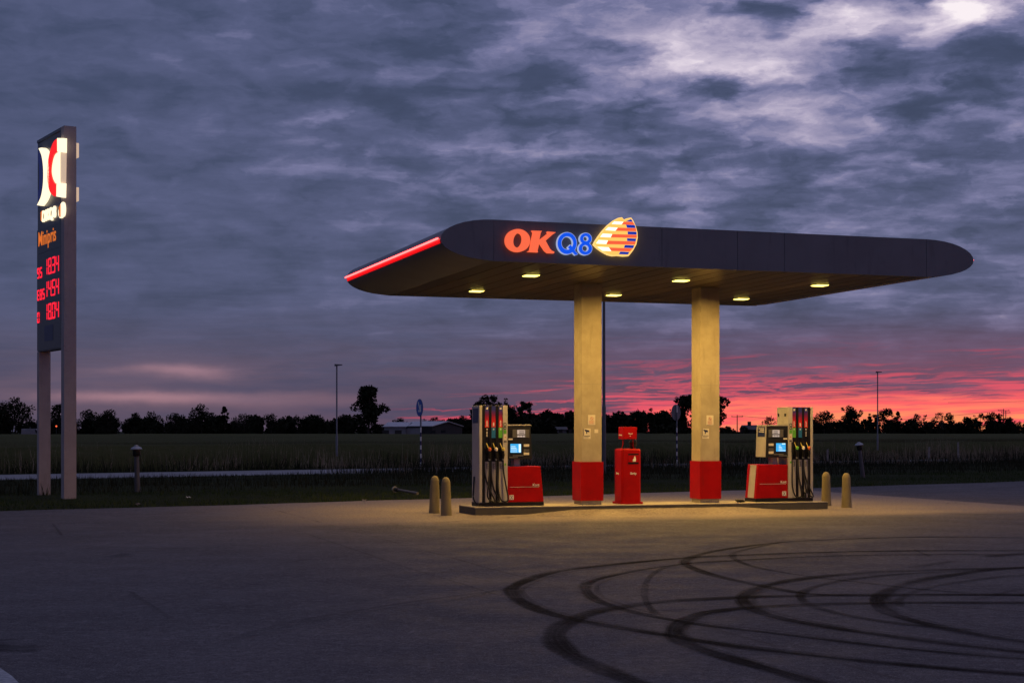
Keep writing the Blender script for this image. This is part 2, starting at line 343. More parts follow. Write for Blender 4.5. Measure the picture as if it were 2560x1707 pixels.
def ground_mat(name, kind):
    m = bpy.data.materials.new(name); m.use_nodes = True
    m.node_tree.nodes.clear(); T = NT(m.node_tree)
    o = T.node('ShaderNodeOutputMaterial'); b = T.node('ShaderNodeBsdfPrincipled'); T.l.new(b.outputs[0], o.inputs[0])
    v = T.node('ShaderNodeTexCoord').outputs['Object']
    if kind == 'asphalt':
        n1 = T.noise(v, .16, 6, .6, .4); n2 = T.noise(v, 22, 6, .8); n3 = T.noise(v, 1.1, 6, .65); n4 = T.noise(v, 60, 4, .75)
        c = T.mix(T.smooth(n1, .32, .68), (.062, .059, .066), (.098, .091, .098))
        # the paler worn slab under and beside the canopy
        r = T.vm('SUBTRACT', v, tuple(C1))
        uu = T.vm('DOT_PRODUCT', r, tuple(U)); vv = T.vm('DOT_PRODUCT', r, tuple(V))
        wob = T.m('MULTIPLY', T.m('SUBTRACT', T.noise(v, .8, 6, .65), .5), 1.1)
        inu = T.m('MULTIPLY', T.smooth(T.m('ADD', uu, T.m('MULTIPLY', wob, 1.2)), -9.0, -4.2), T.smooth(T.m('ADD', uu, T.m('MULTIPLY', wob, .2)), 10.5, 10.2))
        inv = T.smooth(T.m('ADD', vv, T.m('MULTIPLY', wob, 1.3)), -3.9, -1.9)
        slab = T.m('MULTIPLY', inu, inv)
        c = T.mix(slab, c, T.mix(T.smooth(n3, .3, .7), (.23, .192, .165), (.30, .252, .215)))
        c = T.mix(T.m('MULTIPLY', T.smooth(n3, .52, .78), .30), c, (.085, .078, .080))
        c = T.mix(T.m('MULTIPLY', T.smooth(n2, .50, .58), .75), c, (.028, .026, .030))
        c = T.mix(T.m('MULTIPLY', T.smooth(n4, .54, .62), .7), c, (.26, .245, .25))
        n5 = T.noise(v, 9, 4, .85)
        c = T.mix(T.m('MULTIPLY', T.smooth(n5, .52, .66), .45), c, (.032, .030, .034))
        c = T.mix(T.m('MULTIPLY', T.smooth(n5, .47, .38), .50), c, (.18, .168, .172))
        # joints between the paving lanes
        for u0, half in ((-6.1, .035), (10.35, .03)):
            d_ = T.m('ABSOLUTE', T.m('ADD', T.m('SUBTRACT', uu, u0), T.m('MULTIPLY', wob, .10)))
            c = T.mix(T.m('MULTIPLY', T.smooth(d_, half, half * .3), T.smooth(n3, .42, .60, .1, .7)), c, (.05, .045, .045))
        vn = T.node('ShaderNodeTexVoronoi', feature='DISTANCE_TO_EDGE'); vn.inputs['Scale'].default_value = .16
        T.put(vn.inputs['Vector'], T.vm('ADD', v, T.vm('MULTIPLY', T.noise(v, .5, 4, .6, 0, 'Color'), (2.5, 2.5, 0))))
        crack = T.m('MULTIPLY', T.smooth(vn.outputs[0], .006, .001), T.smooth(T.noise(v, .25, 3, .5), .48, .62, 0, .55))
        c = T.mix(crack, c, (.035, .032, .034))
        T.put(b.inputs['Base Color'], c)
        T.put(b.inputs['Roughness'], T.smooth(n3, .3, .7, .62, .82))
        b.inputs['Specular IOR Level'].default_value = .12
        bn = T.node('ShaderNodeBump'); bn.inputs['Strength'].default_value = .55; bn.inputs['Distance'].default_value = .012
        T.put(bn.inputs['Height'], T.m('ADD', n2, T.m('MULTIPLY', n4, .6))); T.l.new(bn.outputs[0], b.inputs['Normal'])
    elif kind == 'road':
        n2 = T.noise(v, 20, 5, .7); n3 = T.noise(v, .6, 5, .6)
        c = T.mix(T.smooth(n3, .3, .7), (.14, .138, .148), (.20, .195, .205))
        T.put(b.inputs['Base Color'], c); b.inputs['Roughness'].default_value = .6
    elif kind == 'turf':
        n1 = T.noise(v, .35, 6, .65); n2 = T.noise(v, 9, 5, .7)
        c = T.mix(T.smooth(n1, .3, .7), (.012, .017, .006), (.024, .031, .010))
        c = T.mix(T.smooth(n2, .45, .75), c, (.030, .028, .014))
        T.put(b.inputs['Base Color'], c); b.inputs['Roughness'].default_value = .95; b.inputs['Specular IOR Level'].default_value = .05
        bn = T.node('ShaderNodeBump'); bn.inputs['Strength'].default_value = .9; bn.inputs['Distance'].default_value = .05
        T.put(bn.inputs['Height'], n2); T.l.new(bn.outputs[0], b.inputs['Normal'])
    elif kind == 'crop':
        n1 = T.noise(T.vm('MULTIPLY', v, (.3, 1.0, 1.0)), .10, 6, .6); n2 = T.noise(v, 2.2, 6, .75)
        c = T.mix(T.smooth(n1, .3, .7), (.048, .056, .020), (.070, .074, .028))
        c = T.mix(T.m('MULTIPLY', T.smooth(n2, .45, .7), .6), c, (.095, .085, .045))
        T.put(b.inputs['Base Color'], c); b.inputs['Roughness'].default_value = .95; b.inputs['Specular IOR Level'].default_value = .05
        bn = T.node('ShaderNodeBump'); bn.inputs['Strength'].default_value = 1.0; bn.inputs['Distance'].default_value = .3
        T.put(bn.inputs['Height'], n2); T.l.new(bn.outputs[0], b.inputs['Normal'])
    return m
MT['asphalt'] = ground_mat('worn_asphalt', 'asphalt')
MT['road'] = ground_mat('road_surface', 'road')
MT['turf'] = ground_mat('turf_soil', 'turf')
MT['crop'] = ground_mat('standing_crop', 'crop')

def blade_mat(name, a, bcol, sc=1.2):
    m = bpy.data.materials.new(name); m.use_nodes = True
    m.node_tree.nodes.clear(); T = NT(m.node_tree)
    o = T.node('ShaderNodeOutputMaterial'); b = T.node('ShaderNodeBsdfPrincipled'); T.l.new(b.outputs[0], o.inputs[0])
    v = T.node('ShaderNodeTexCoord').outputs['Object']
    T.put(b.inputs['Base Color'], T.mix(T.smooth(T.noise(v, sc, 4, .7), .35, .65), a, bcol))
    b.inputs['Roughness'].default_value = .8; b.inputs['Specular IOR Level'].default_value = .1
    return m
MT['blade'] = blade_mat('grass_blade', (.020, .040, .010), (.044, .060, .016))
MT['tall'] = blade_mat('rank_grass', (.011, .015, .007), (.028, .028, .014), 3)
MT['dry'] = blade_mat('dry_grass_stalk', (.18, .142, .095), (.38, .30, .21), 6)
MT['stalk'] = blade_mat('crop_stalk', (.046, .045, .018), (.085, .076, .038), 2)
MT['leaf'] = blade_mat('dark_leaf', (.010, .013, .007), (.018, .021, .010), .9)

# ------------------------------------------------------------------ object helpers
def link(o, parent=None):
    col.objects.link(o)
    if parent is not None: o.parent = parent
    return o
def tag(o, label=None, cat=None, group=None, kind=None):
    if label: o['label'] = label
    if cat: o['category'] = cat
    if group: o['group'] = group
    if kind: o['kind'] = kind
    return o
def thing(name, label, cat, loc, rz=0.0, group=None):
    o = bpy.data.objects.new(name, None); o.empty_display_size = .2
    o.location = loc; o.rotation_euler = (0, 0, rz)
    link(o); return tag(o, label, cat, group)
def copy_tree(o, parent=None):
    c = o.copy(); col.objects.link(c)
    if parent is not None: c.parent = parent
    for ch in list(o.children): copy_tree(ch, c)
    return c

class MB:
    """collects shapes into one mesh object"""
    def __init__(s): s.b = bmesh.new()
    def hexa(s, pts, bevel=0.0):
        vs = [s.b.verts.new(p) for p in pts]
        fs = [s.b.faces.new([vs[i] for i in q]) for q in ((0, 3, 2, 1), (4, 5, 6, 7), (0, 1, 5, 4), (1, 2, 6, 5), (2, 3, 7, 6), (3, 0, 4, 7))]
        if bevel:
            es = list({e for f in fs for e in f.edges})
            bmesh.ops.bevel(s.b, geom=es, offset=bevel, segments=2, affect='EDGES', profile=.6)
        return s
    def box(s, x0, x1, y0, y1, z0, z1, bevel=0.0):
        if x0 > x1: x0, x1 = x1, x0
        return s.hexa([(x0, y0, z0), (x1, y0, z0), (x1, y1, z0), (x0, y1, z0), (x0, y0, z1), (x1, y0, z1), (x1, y1, z1), (x0, y1, z1)], bevel)
    def lathe(s, prof, seg=24, at=(0, 0, 0)):
        rings = []
        for r, z in prof:
            rings.append([s.b.verts.new((at[0] + r * math.cos(6.28318 * k / seg), at[1] + r * math.sin(6.28318 * k / seg), at[2] + z)) for k in range(seg)])
        for a, c in zip(rings, rings[1:]):
            for k in range(seg): s.b.faces.new((a[k], a[(k + 1) % seg], c[(k + 1) % seg], c[k]))
        s.b.faces.new(rings[0][::-1]); s.b.faces.new(rings[-1])
        return s
    def tube(s, pts, r, seg=8, taper=None):
        pts = [Vector(p) for p in pts]; rings = []
        for i, p in enumerate(pts):
            t = (pts[min(i + 1, len(pts) - 1)] - pts[max(i - 1, 0)]).normalized()
            a = t.orthogonal().normalized() if abs(t.z) > .95 else t.cross(Vector((0, 0, 1))).normalized()
            if abs(t.z) > .95: a = (Vector((1, 0, 0)) - t * t.x).normalized()
            c = t.cross(a)
            rr = r if taper is None else taper[i]
            rings.append([s.b.verts.new(p + (a * math.cos(6.28318 * k / seg) + c * math.sin(6.28318 * k / seg)) * rr) for k in range(seg)])
        for a, c in zip(rings, rings[1:]):
            for k in range(seg): s.b.faces.new((a[k], a[(k + 1) % seg], c[(k + 1) % seg], c[k]))
        s.b.faces.new(rings[0][::-1]); s.b.faces.new(rings[-1])
        return s
    def prism(s, poly, y0, y1):
        """outline in x,z given depth from y0 (front) to y1"""
        a = [s.b.verts.new((x, y0, z)) for x, z in poly]; c = [s.b.verts.new((x, y1, z)) for x, z in poly]
        n = len(poly)
        s.b.faces.new(a); s.b.faces.new(c[::-1])
        for k in range(n): s.b.faces.new((a[k], c[k], c[(k + 1) % n], a[(k + 1) % n]))
        return s
    def ring(s, outer, inner, y0, y1):
        """outline with a hole, both of the same point count"""
        n = len(outer)
        A, B_, C_, D_ = [[s.b.verts.new((x, y, z)) for x, z in p] for p, y in ((outer, y0), (inner, y0), (outer, y1), (inner, y1))]
        for k in range(n):
            j = (k + 1) % n
            s.b.faces.new((A[k], A[j], B_[j], B_[k])); s.b.faces.new((C_[j], C_[k], D_[k], D_[j]))
            s.b.faces.new((A[j], A[k], C_[k], C_[j])); s.b.faces.new((B_[k], B_[j], D_[j], D_[k]))
        return s
    def build(s, name, m, parent=None, smooth=False, loc=None):
        bmesh.ops.recalc_face_normals(s.b, faces=s.b.faces[:])
        me = bpy.data.meshes.new(name); s.b.to_mesh(me); s.b.free()
        me.materials.append(m)
        if smooth:
            for p in me.polygons: p.use_smooth = True
            try: me.set_sharp_from_angle(angle=R(40))
            except Exception: pass
        o = bpy.data.objects.new(name, me)
        if loc is not None: o.location = loc
        return link(o, parent)

def np_mesh(name, verts, faces, m, parent=None):
    """verts (n,3); faces (k,3) or (k,4)"""
    me = bpy.data.meshes.new(name)
    verts = np.asarray(verts, dtype=np.float32); faces = np.asarray(faces, dtype=np.int32)
    me.vertices.add(len(verts)); me.vertices.foreach_set('co', verts.ravel())
    k = faces.shape[1]
    me.loops.add(faces.size); me.loops.foreach_set('vertex_index', faces.ravel())
    me.polygons.add(len(faces)); me.polygons.foreach_set('loop_start', np.arange(0, faces.size, k, dtype=np.int32))
    me.update(calc_edges=True); me.validate()
    me.materials.append(m)
    o = bpy.data.objects.new(name, me)
    return link(o, parent)

def text_obj(name, s, size, m, parent, loc, rot=(R(90), 0, 0), depth=.004, align='LEFT', sx=1.0, shear=0.0, weight=0.0):
    cu = bpy.data.curves.new(name, 'FONT'); cu.body = s; cu.size = size; cu.extrude = depth; cu.align_x = align; cu.shear = shear; cu.offset = weight
    tmp = bpy.data.objects.new('tmp', cu); col.objects.link(tmp)
    bpy.context.view_layer.update()
    me = bpy.data.meshes.new_from_object(tmp.evaluated_get(bpy.context.evaluated_depsgraph_get()))
    bpy.data.objects.remove(tmp); bpy.data.curves.remove(cu)
    me.materials.clear(); me.materials.append(m)
    o = bpy.data.objects.new(name, me); o.location = loc; o.rotation_euler = rot; o.scale = (sx, 1, 1)
    return link(o, parent)

def at(px, py, Y=None, z=0.0):
    """a pixel of the photo (2560 px wide) to a point on the ground, or at depth Y"""
    if Y is None: Y = (HC - z) * F / (py - HY)
    return Vector(((px - CX) / F * Y, Y, HC + (HY - py) / F * Y))
def on_plane(px, py, origin, xaxis, yaxis):
    """a pixel to (x, z) of a vertical plane through origin along xaxis"""
    ray = Vector(((px - CX) / F, 1.0, (HY - py) / F)); o = Vector((0, 0, HC))
    t = (origin - o).dot(yaxis) / ray.dot(yaxis)
    p = o + ray * t - origin
    return p.dot(xaxis), p.z + origin.z

# ------------------------------------------------------------------ ground
def sheet(name, corners, z, m, kind='structure', n=1):
    mb = MB()
    vs = [mb.b.verts.new((p[0], p[1], z)) for p in corners]
    mb.b.faces.new(vs)
    if n > 1: bmesh.ops.subdivide_edges(mb.b, edges=mb.b.edges[:], cuts=n, use_grid_fill=True)
    return tag(mb.build(name, m), kind=kind)
S = 4000
sheet('ground', [(-S, -S), (S, -S), (S, S), (-S, S)], -.03, MT['turf'])
def edge_o(w):  # slightly wavy edge of the asphalt
    return 32.9 + .35 * math.sin(w * .11 + 1) + .12 * math.sin(w * .7) + .05 * math.sin(w * 2.3)
mb = MB()
ws = np.linspace(-80, 120, 260)
top = [mb.b.verts.new(vg_pt(w, edge_o(w))) for w in ws]
bot = [mb.b.verts.new(vg_pt(w, -60)) for w in ws]
for k in range(len(ws) - 1): mb.b.faces.new((bot[k], bot[k + 1], top[k + 1], top[k]))
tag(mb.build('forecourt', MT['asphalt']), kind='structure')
sheet('road', [vg_pt(-300, 54.8), vg_pt(400, 54.8), vg_pt(400, 61.4), vg_pt(-300, 61.4)], -.012, MT['road'])
# verge turf, slightly mounded, between the forecourt and the road
mb = MB(); rows = []
os_ = np.linspace(0, 1, 22)
for w in ws[::2]:
    r_ = []
    for f in os_:
        o_ = edge_o(w) - .05 + f * (54.7 - edge_o(w))
        h = .025 + .10 * math.sin(math.pi * f) ** 2 + .03 * math.sin(w * .6 + o_) * f * (1 - f) * 4
        r_.append(mb.b.verts.new(vg_pt(w, o_, h - (.04 if f in (0, 1) else 0))))
    rows.append(r_)
for a, c in zip(rows, rows[1:]):
    for k in range(len(os_) - 1): mb.b.faces.new((a[k], c[k], c[k + 1], a[k + 1]))
tag(mb.build('verge', MT['turf'], smooth=True), kind='structure')
# crop field beyond the road
rng = np.random.default_rng(3)
mb = MB(); rows = []
for o_ in [63.4, 64.0, 64.8, 66, 68, 71, 75, 80, 87, 96, 110, 130, 160, 200, 250, 300, 345]:
    r_ = []
    for w in np.linspace(-330, 470, 161):
        h = 1.0 + .05 * math.sin(w * .21 + o_ * .3) + .04 * math.sin(w * .05)
        h += float(rng.normal(0, .04))
        if o_ < 63.7: h = -.02
        elif o_ < 64.5: h *= .6
        r_.append(mb.b.verts.new(vg_pt(w, o_, h)))
    rows.append(r_)
for a, c in zip(rows, rows[1:]):
    for k in range(160): mb.b.faces.new((a[k], a[k + 1], c[k + 1], c[k]))
tag(mb.build('field', MT['crop'], smooth=True), kind='structure')

# ------------------------------------------------------------------ grass
def blades(name, n, wr, orng, hfun, width, lean, m, zfun=lambda w, o: 0.0, keep=None, seed=1):
    g = np.random.default_rng(seed)
    w = g.uniform(*wr, n); o = g.uniform(*orng, n)
    if keep is not None:
        k = keep(w, o, g); w, o = w[k], o[k]; n = len(w)
    h = hfun(w, o, g)
    base = np.outer(w, np.array(WD)) + np.outer(o, np.array(OD))
    base[:, 2] = np.array([zfun(a, c) for a, c in zip(w, o)])
    ang = g.uniform(0, 6.283, n); side = np.stack([np.cos(ang), np.sin(ang), 0 * ang], 1) * (width * g.uniform(.6, 1.4, n))[:, None]
    la = g.uniform(0, 6.283, n); le = np.abs(g.normal(0, lean, n)) * h
    tip = base + np.stack([np.cos(la) * le, np.sin(la) * le, h], 1)
    v = np.empty((n, 3, 3)); v[:, 0] = base - side; v[:, 1] = base + side; v[:, 2] = tip
    return np_mesh(name, v.reshape(-1, 3), np.arange(3 * n).reshape(-1, 3), m)
vz = lambda w, o: .0 + .09 * math.sin(math.pi * min(1, max(0, (o - 33) / 21.7))) ** 2
from mathutils import noise as mnoise
def patch(w, o, s, off=0.0):
    return np.array([mnoise.noise((a * s, c * s, off)) for a, c in zip(w, o)])
tag(blades('mown_grass', 60000, (2, 64), (32.6, 39.5), lambda w, o, g: g.uniform(.04, .13, len(w)) * (1 + .5 * patch(w, o, .5)), .007, .5, MT['blade'], vz,
           lambda w, o, g: o > np.array([edge_o(a) for a in w]) - .05 + g.normal(0, .05, len(w)), 11), kind='stuff')
tag(blades('rank_grass', 50000, (2, 88), (38.5, 54.9), lambda w, o, g: g.uniform(.12, .38, len(w)) * np.where((w < 31) & (o > 46), .38, 1.0) * np.clip(1 + .9 * patch(w, o, .35, 4), .3, 2), .010, .35, MT['tall'], vz, None, 12), kind='stuff')
tag(blades('rank_grass', 9000, (26, 88), (52.2, 55.0), lambda w, o, g: g.uniform(.2, .62, len(w)) * np.clip(1 + 1.1 * patch(w, o, .25, 3), .25, 1.9), .012, .3, MT['tall'], vz,
           lambda w, o, g: g.uniform(0, 1, len(w)) < np.clip((w - 29) / 6, .0, .85), 17), kind='stuff')
tag(blades('dry_grass', 15000, (10, 100), (61.9, 65.0), lambda w, o, g: g.uniform(.35, 1.15, len(w)) * np.clip(1 + .9 * patch(w, o, .16, 2), .35, 1.9), .011, .26, MT['dry'], lambda w, o: 0,
           lambda w, o, g: g.uniform(0, 1, len(w)) < np.clip(.28 + 1.2 * patch(w, o, .22, 7), .03, .95), 13), kind='stuff')
tag(blades('dry_verge_grass', 7000, (28, 84), (49.5, 54.9), lambda w, o, g: g.uniform(.3, .8, len(w)), .009, .22, MT['dry'], vz,
           lambda w, o, g: g.uniform(0, 1, len(w)) < np.clip(.15 + 1.3 * patch(w, o, .3, 9) + (w - 42) * .010, .0, .95), 14), kind='stuff')
tag(blades('crop_stalks', 60000, (8, 112), (63.3, 78), lambda w, o, g: g.uniform(.15, .32, len(w)) + np.where(o < 64.6, .55, .92), .012, .12, MT['stalk'], lambda w, o: 0, None, 15), kind='stuff')
tag(blades('margin_weeds', 9000, (8, 104), (61.6, 64.2), lambda w, o, g: g.uniform(.2, .7, len(w)) * np.clip(1 + patch(w, o, .3, 5), .3, 2), .016, .4, MT['tall'], lambda w, o: 0, None, 16), kind='stuff')

# ------------------------------------------------------------------ tyre marks
def skid_mat():
    m = bpy.data.materials.new('tyre_rubber_smear'); m.use_nodes = True
    m.node_tree.nodes.clear(); T = NT(m.node_tree)
    o = T.node('ShaderNodeOutputMaterial'); b = T.node('ShaderNodeBsdfPrincipled'); tr = T.node('ShaderNodeBsdfTransparent'); mx = T.node('ShaderNodeMixShader')
    v = T.node('ShaderNodeTexCoord').outputs['Object']
    uv = T.node('ShaderNodeUVMap').outputs[0]
    ux, uy, _ = T.xyz(uv)
    e = T.m('ABSOLUTE', T.m('MULTIPLY_ADD', ux, 2.0, -1.0))
    e = T.m('ADD', e, T.m('MULTIPLY', T.m('SUBTRACT', T.noise(v, 9, 5, .7), .5), .7))
    soft = T.smooth(e, 1.0, .45)
    str_ = T.m('MULTIPLY', soft, uy)
    grain = T.smooth(T.noise(v, 24, 6, .8), .36, .56, .70, 1.0)
    along = T.m('MULTIPLY', T.smooth(T.noise(v, 1.3, 5, .7), .34, .58, .60, 1.0), T.smooth(T.noise(T.cxyz(T.m('MULTIPLY', ux, 7.0), T.m('MULTIPLY', T.xyz(v)[0], .35), 2.0), 1.0, 3, .6), .30, .58, .58, 1.0))
    a = T.m('MULTIPLY', T.m('MULTIPLY', str_, grain), along, clamp=True)
    b.inputs['Base Color'].default_value = (.006, .006, .007, 1); b.inputs['Roughness'].default_value = .85; b.inputs['Specular IOR Level'].default_value = .04
    T.put(mx.inputs[0], a); T.l.new(tr.outputs[0], mx.inputs[1]); T.l.new(b.outputs[0], mx.inputs[2]); T.l.new(mx.outputs[0], o.inputs[0])
    return m
MT['skid'] = skid_mat()
def catmull(P_, n=14):
    out = []
    for i in range(len(P_) - 1):
        p0, p1, p2, p3 = P_[max(i - 1, 0)], P_[i], P_[i + 1], P_[min(i + 2, len(P_) - 1)]
        for k in range(n):
            t = k / n
            out.append(.5 * ((2 * p1) + (p2 - p0) * t + (2 * p0 - 5 * p1 + 4 * p2 - p3) * t * t + (3 * p1 - p0 - 3 * p2 + p3) * t ** 3))
    out.append(P_[-1]); return out
MARKS = [  # crop coordinates of the lower right of the photo: points, width in metres, strength
    ([(2600, 78), (2352, 76), (1900, 73), (1500, 85), (1280, 98), (1050, 128), (940, 152), (888, 178), (905, 200), (1000, 235), (1150, 270), (1300, 300), (1420, 318), (1600, 324), (1900, 321), (2352, 325), (2700, 328)], .22, .80),
    ([(1300, 97), (1180, 120), (1105, 140), (1092, 156), (1115, 176), (1200, 205), (1400, 240), (1650, 270), (1900, 298), (2150, 318)], .14, .60),
    ([(2700, 134), (2352, 132), (1900, 132), (1500, 139), (1100, 153), (900, 163), (700, 180), (450, 206), (300, 230), (200, 262), (146, 290), (140, 312), (170, 345), (255, 388), (400, 428), (600, 465), (850, 505), (1100, 545), (1400, 580), (1700, 613), (2000, 640), (2352, 668), (2700, 690)], .24, .95),
    ([(2700, 150), (2352, 149), (1900, 149), (1500, 156), (1100, 175), (900, 188), (700, 215), (550, 245), (478, 268), (458, 290), (470, 318), (510, 348), (600, 380), (700, 406), (850, 435), (1000, 458), (1250, 487), (1500, 517), (1800, 552), (2100, 580), (2352, 600), (2700, 625)], .18, .80),
    ([(900, 188), (800, 206), (742, 240), (716, 280), (712, 330), (735, 380), (770, 412)], .12, .45),
    ([(2700, 352), (2352, 358), (1900, 357), (1500, 363), (1200, 376), (1050, 390), (950, 408), (882, 436), (848, 465), (845, 495), (880, 530), (1000, 573), (1150, 617), (1300, 660), (1450, 704), (1650, 765)], .26, .85),
    ([(2700, 325), (2200, 322), (1700, 325), (1300, 329), (1100, 336), (800, 353), (600, 378), (480, 402), (385, 440), (335, 475), (325, 512), (365, 562), (450, 612), (560, 657), (680, 706), (860, 780)], .32, .80),
    ([(2700, 200), (2352, 206), (2000, 215), (1700, 226), (1450, 247), (1300, 270), (1200, 297), (1145, 328), (1140, 352), (1185, 387), (1300, 425), (1500, 462), (1700, 492), (2000, 532), (2352, 572), (2700, 610)], .24, .88),
    ([(2700, 204), (2352, 209), (2100, 220), (1800, 236), (1600, 257), (1455, 287), (1395, 315), (1390, 340), (1425, 367), (1550, 405), (1750, 440), (1950, 463), (2150, 478)], .16, .72),
    ([(2700, 196), (2352, 205), (2200, 216), (2050, 236), (1900, 262), (1785, 297), (1728, 332), (1725, 364), (1765, 400), (1850, 430), (2000, 467), (2200, 505), (2352, 527), (2700, 570)], .24, .92),
    ([(2700, 225), (2352, 240), (2200, 252), (2000, 281), (1880, 310), (1825, 338), (1805, 358), (1830, 378)], .15, .50),
    ([(1430, 320), (1520, 325), (1660, 322)], .20, .55), ([(1870, 372), (2100, 382), (2352, 398), (2700, 420)], .16, .45),
    ([(1860, 210), (1960, 192), (2060, 178)], .22, .45), ([(2180, 160), (2270, 152), (2352, 145), (2600, 128)], .30, .65), ([(2120, 352), (2250, 320), (2352, 298)], .14, .4),
    ([(1875, 130), (1920, 148), (1950, 158)], .10, .4), ([(760, 395), (830, 393), (900, 388)], .12, .3), ([(830, 80), (870, 83)], .10, .6), ([(55, 90), (95, 92)], .10, .5), ([(-250, 385), (0, 325), (150, 298), (600, 292), (950, 284)], .10, .22),
]
MARKS_L = [  # lower left crop
    ([(590, 440), (650, 480), (720, 525), (800, 582)], .07, .35), ([(465, 285), (530, 280), (600, 268)], .24, .50), ([(1110, 412), (1150, 413), (1190, 411)], .16, .45), ([(1340, 380), (1366, 380)], .08, .9),
    ([(240, 130), (265, 160), (290, 192)], .08, .35), ([(1350, 160), (1620, 250), (1850, 330), (2100, 405), (2300, 470)], .06, .30), ([(1000, 690), (1250, 612), (1500, 560), (1900, 495), (2200, 455), (2420, 430)], .14, .28),
    ([(-60, 700), (60, 705), (200, 706)], .34, .75), ([(-40, 672), (20, 674), (45, 676)], .2, .5), ([(1500, 518), (1560, 516)], .08, .4), ([(1140, 500), (1210, 496)], .08, .35), ([(1990, 690), (2080, 672)], .1, .3), ([(2070, 578), (2140, 572)], .07, .4), ([(2260, 206), (2300, 207)], .08, .5),
]
def ribbons(name, lists, m):
    vv, ff, uvs = [], [], []
    i = 0
    for (pts, wid, strength) in lists:
        c = catmull(pts, 14); n = len(c); z = .004 + .0006 * i; i += 1
        g = random.Random(i)
        ph = [g.uniform(0, 6.28) for _ in range(3)]
        for k, p in enumerate(c):
            t = (c[min(k + 1, n - 1)] - c[max(k - 1, 0)]); t.normalize()
            s_ = Vector((-t.y, t.x)) * wid * .43 * (1 + .12 * math.sin(k * .21 + ph[0]))
            f = min(1, k / 6, (n - 1 - k) / 6) * strength * (.82 + .18 * math.sin(k * .13 + ph[1]))
            vv += [(p.x - s_.x, p.y - s_.y, z), (p.x + s_.x, p.y + s_.y, z)]; uvs += [(0, f), (1, f)]
            if k: b0 = len(vv) - 4; ff.append((b0, b0 + 1, b0 + 3, b0 + 2))
    o = np_mesh(name, vv, ff, m)
    me = o.data; ul = me.uv_layers.new(name='UVMap')
    idx = np.empty(len(me.loops), dtype=np.int32); me.loops.foreach_get('vertex_index', idx)
    ul.data.foreach_set('uv', np.asarray(uvs, dtype=np.float32)[idx].ravel())
    return o
conv = [([at(1200 + x / 1.7294, 1300 + y / 1.7294).xy for x, y in p], w_, s_) for p, w_, s_ in MARKS]
for p, w_, s_ in [MARKS[i] for i in (2, 3, 5, 7, 9)]:
    conv.append(([at(1200 + (x + 46) / 1.7294, 1300 + (y + (7 if y < 330 else 2)) / 1.7294).xy for x, y in p], .09, s_ * .42))
    conv.append(([at(1200 + (x - 30) / 1.7294, 1300 + (y + (2 if y < 330 else 6)) / 1.7294).xy for x, y in p[3:-3]], .07, s_ * .30))
conv += [([at(x / 1.8375, 1240 + y / 1.8375).xy for x, y in p], w_, s_) for p, w_, s_ in MARKS_L]
tag(ribbons('tyre_marks', conv, MT['skid']), kind='structure')
# end of a white painted line at the lower left
lp = [at(-70, 1625), at(4, 1672), at(30, 1690), at(62, 1722), at(-20, 1760), at(-90, 1700)]
mbp = MB(); mbp.b.faces.new([mbp.b.verts.new((p.x, p.y, .004)) for p in lp])
MT['line'] = material('worn_line_paint', (.26, .28, .30), .7, 0, .35, 22)
tag(mbp.build('painted_line', MT['line']), kind='structure')

# ------------------------------------------------------------------ pump island
IZ = .16
isl = thing('pump_island', 'long low concrete kerb island carrying both pumps, the bin and the columns', 'kerb island', st_pt(0, 0), TH)
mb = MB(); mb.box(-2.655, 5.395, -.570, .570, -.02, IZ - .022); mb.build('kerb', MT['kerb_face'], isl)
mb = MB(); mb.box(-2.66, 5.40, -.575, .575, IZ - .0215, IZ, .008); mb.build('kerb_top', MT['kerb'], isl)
mb = MB(); rows = []
for k in range(41):                               # asphalt dressed up against the middle of the kerb
    u = -1.6 + 5.9 * k / 40
    hh = .085 * min(1, max(0, math.sin(math.pi * k / 40)) * 1.8)
    rows.append([mb.b.verts.new(st_pt(u, v_, z_)) for v_, z_ in ((-1.75, -.004), (-1.25, hh * .22 - .004), (-.85, hh * .65 - .002), (-.573, hh))])
for a, c in zip(rows, rows[1:]):
    for k in range(3): mb.b.faces.new((a[k], c[k], c[k + 1], a[k + 1]))
tag(mb.build('pavement_ramp', MT['asphalt'], smooth=True), kind='structure')

# ------------------------------------------------------------------ canopy
SZ, TZ = 4.775, 5.51
VF, VB = -3.85, 3.80
UL, UR, NL, NR = -3.33, 5.72, 1.0, 1.10
can = thing('filling_station_canopy', 'dark grey flat canopy with rounded red-lit ends standing on two concrete columns', 'canopy', st_pt(0, 0), TH)
mid = (SZ + TZ) / 2 - .02
def nose(side, n=16, inset=0.0):
    pts = []
    for k in range(n + 1):
        a = math.pi / 2 - math.pi * k / n
        hz = (TZ - mid) if a > 0 else (mid - SZ)
        x = (UR if side > 0 else UL) + side * (NR if side > 0 else NL) * math.cos(a) * (1 - inset)
        pts.append((x, mid + hz * math.sin(a)))
    return pts                                    # from top to bottom
# front fascia: flat sheets with fine joints
def fascia(name, v0, v1):
    mb = MB()
    cuts = [UL, -.02, 1.55, 2.55, UR]
    for a, c in zip(cuts, cuts[1:]):
        mb.box(a + .004, c - .004, v0, v1, SZ - .012, TZ, 0)
    mb.prism([(UL - .004, SZ - .012)] + [(x, z if z > SZ + .002 else SZ - .012) for x, z in nose(-1)][::-1], v0, v1)
    mb.prism([(UR + .004, TZ)] + nose(1)[1:-1] + [(UR + .2, SZ - .008), (UR + .004, SZ - .012)], v0, v1)
    return mb.build(name, MT['fascia'], can)
fascia('fascia', VF, VF + .05)
fascia('fascia', VB - .05, VB)
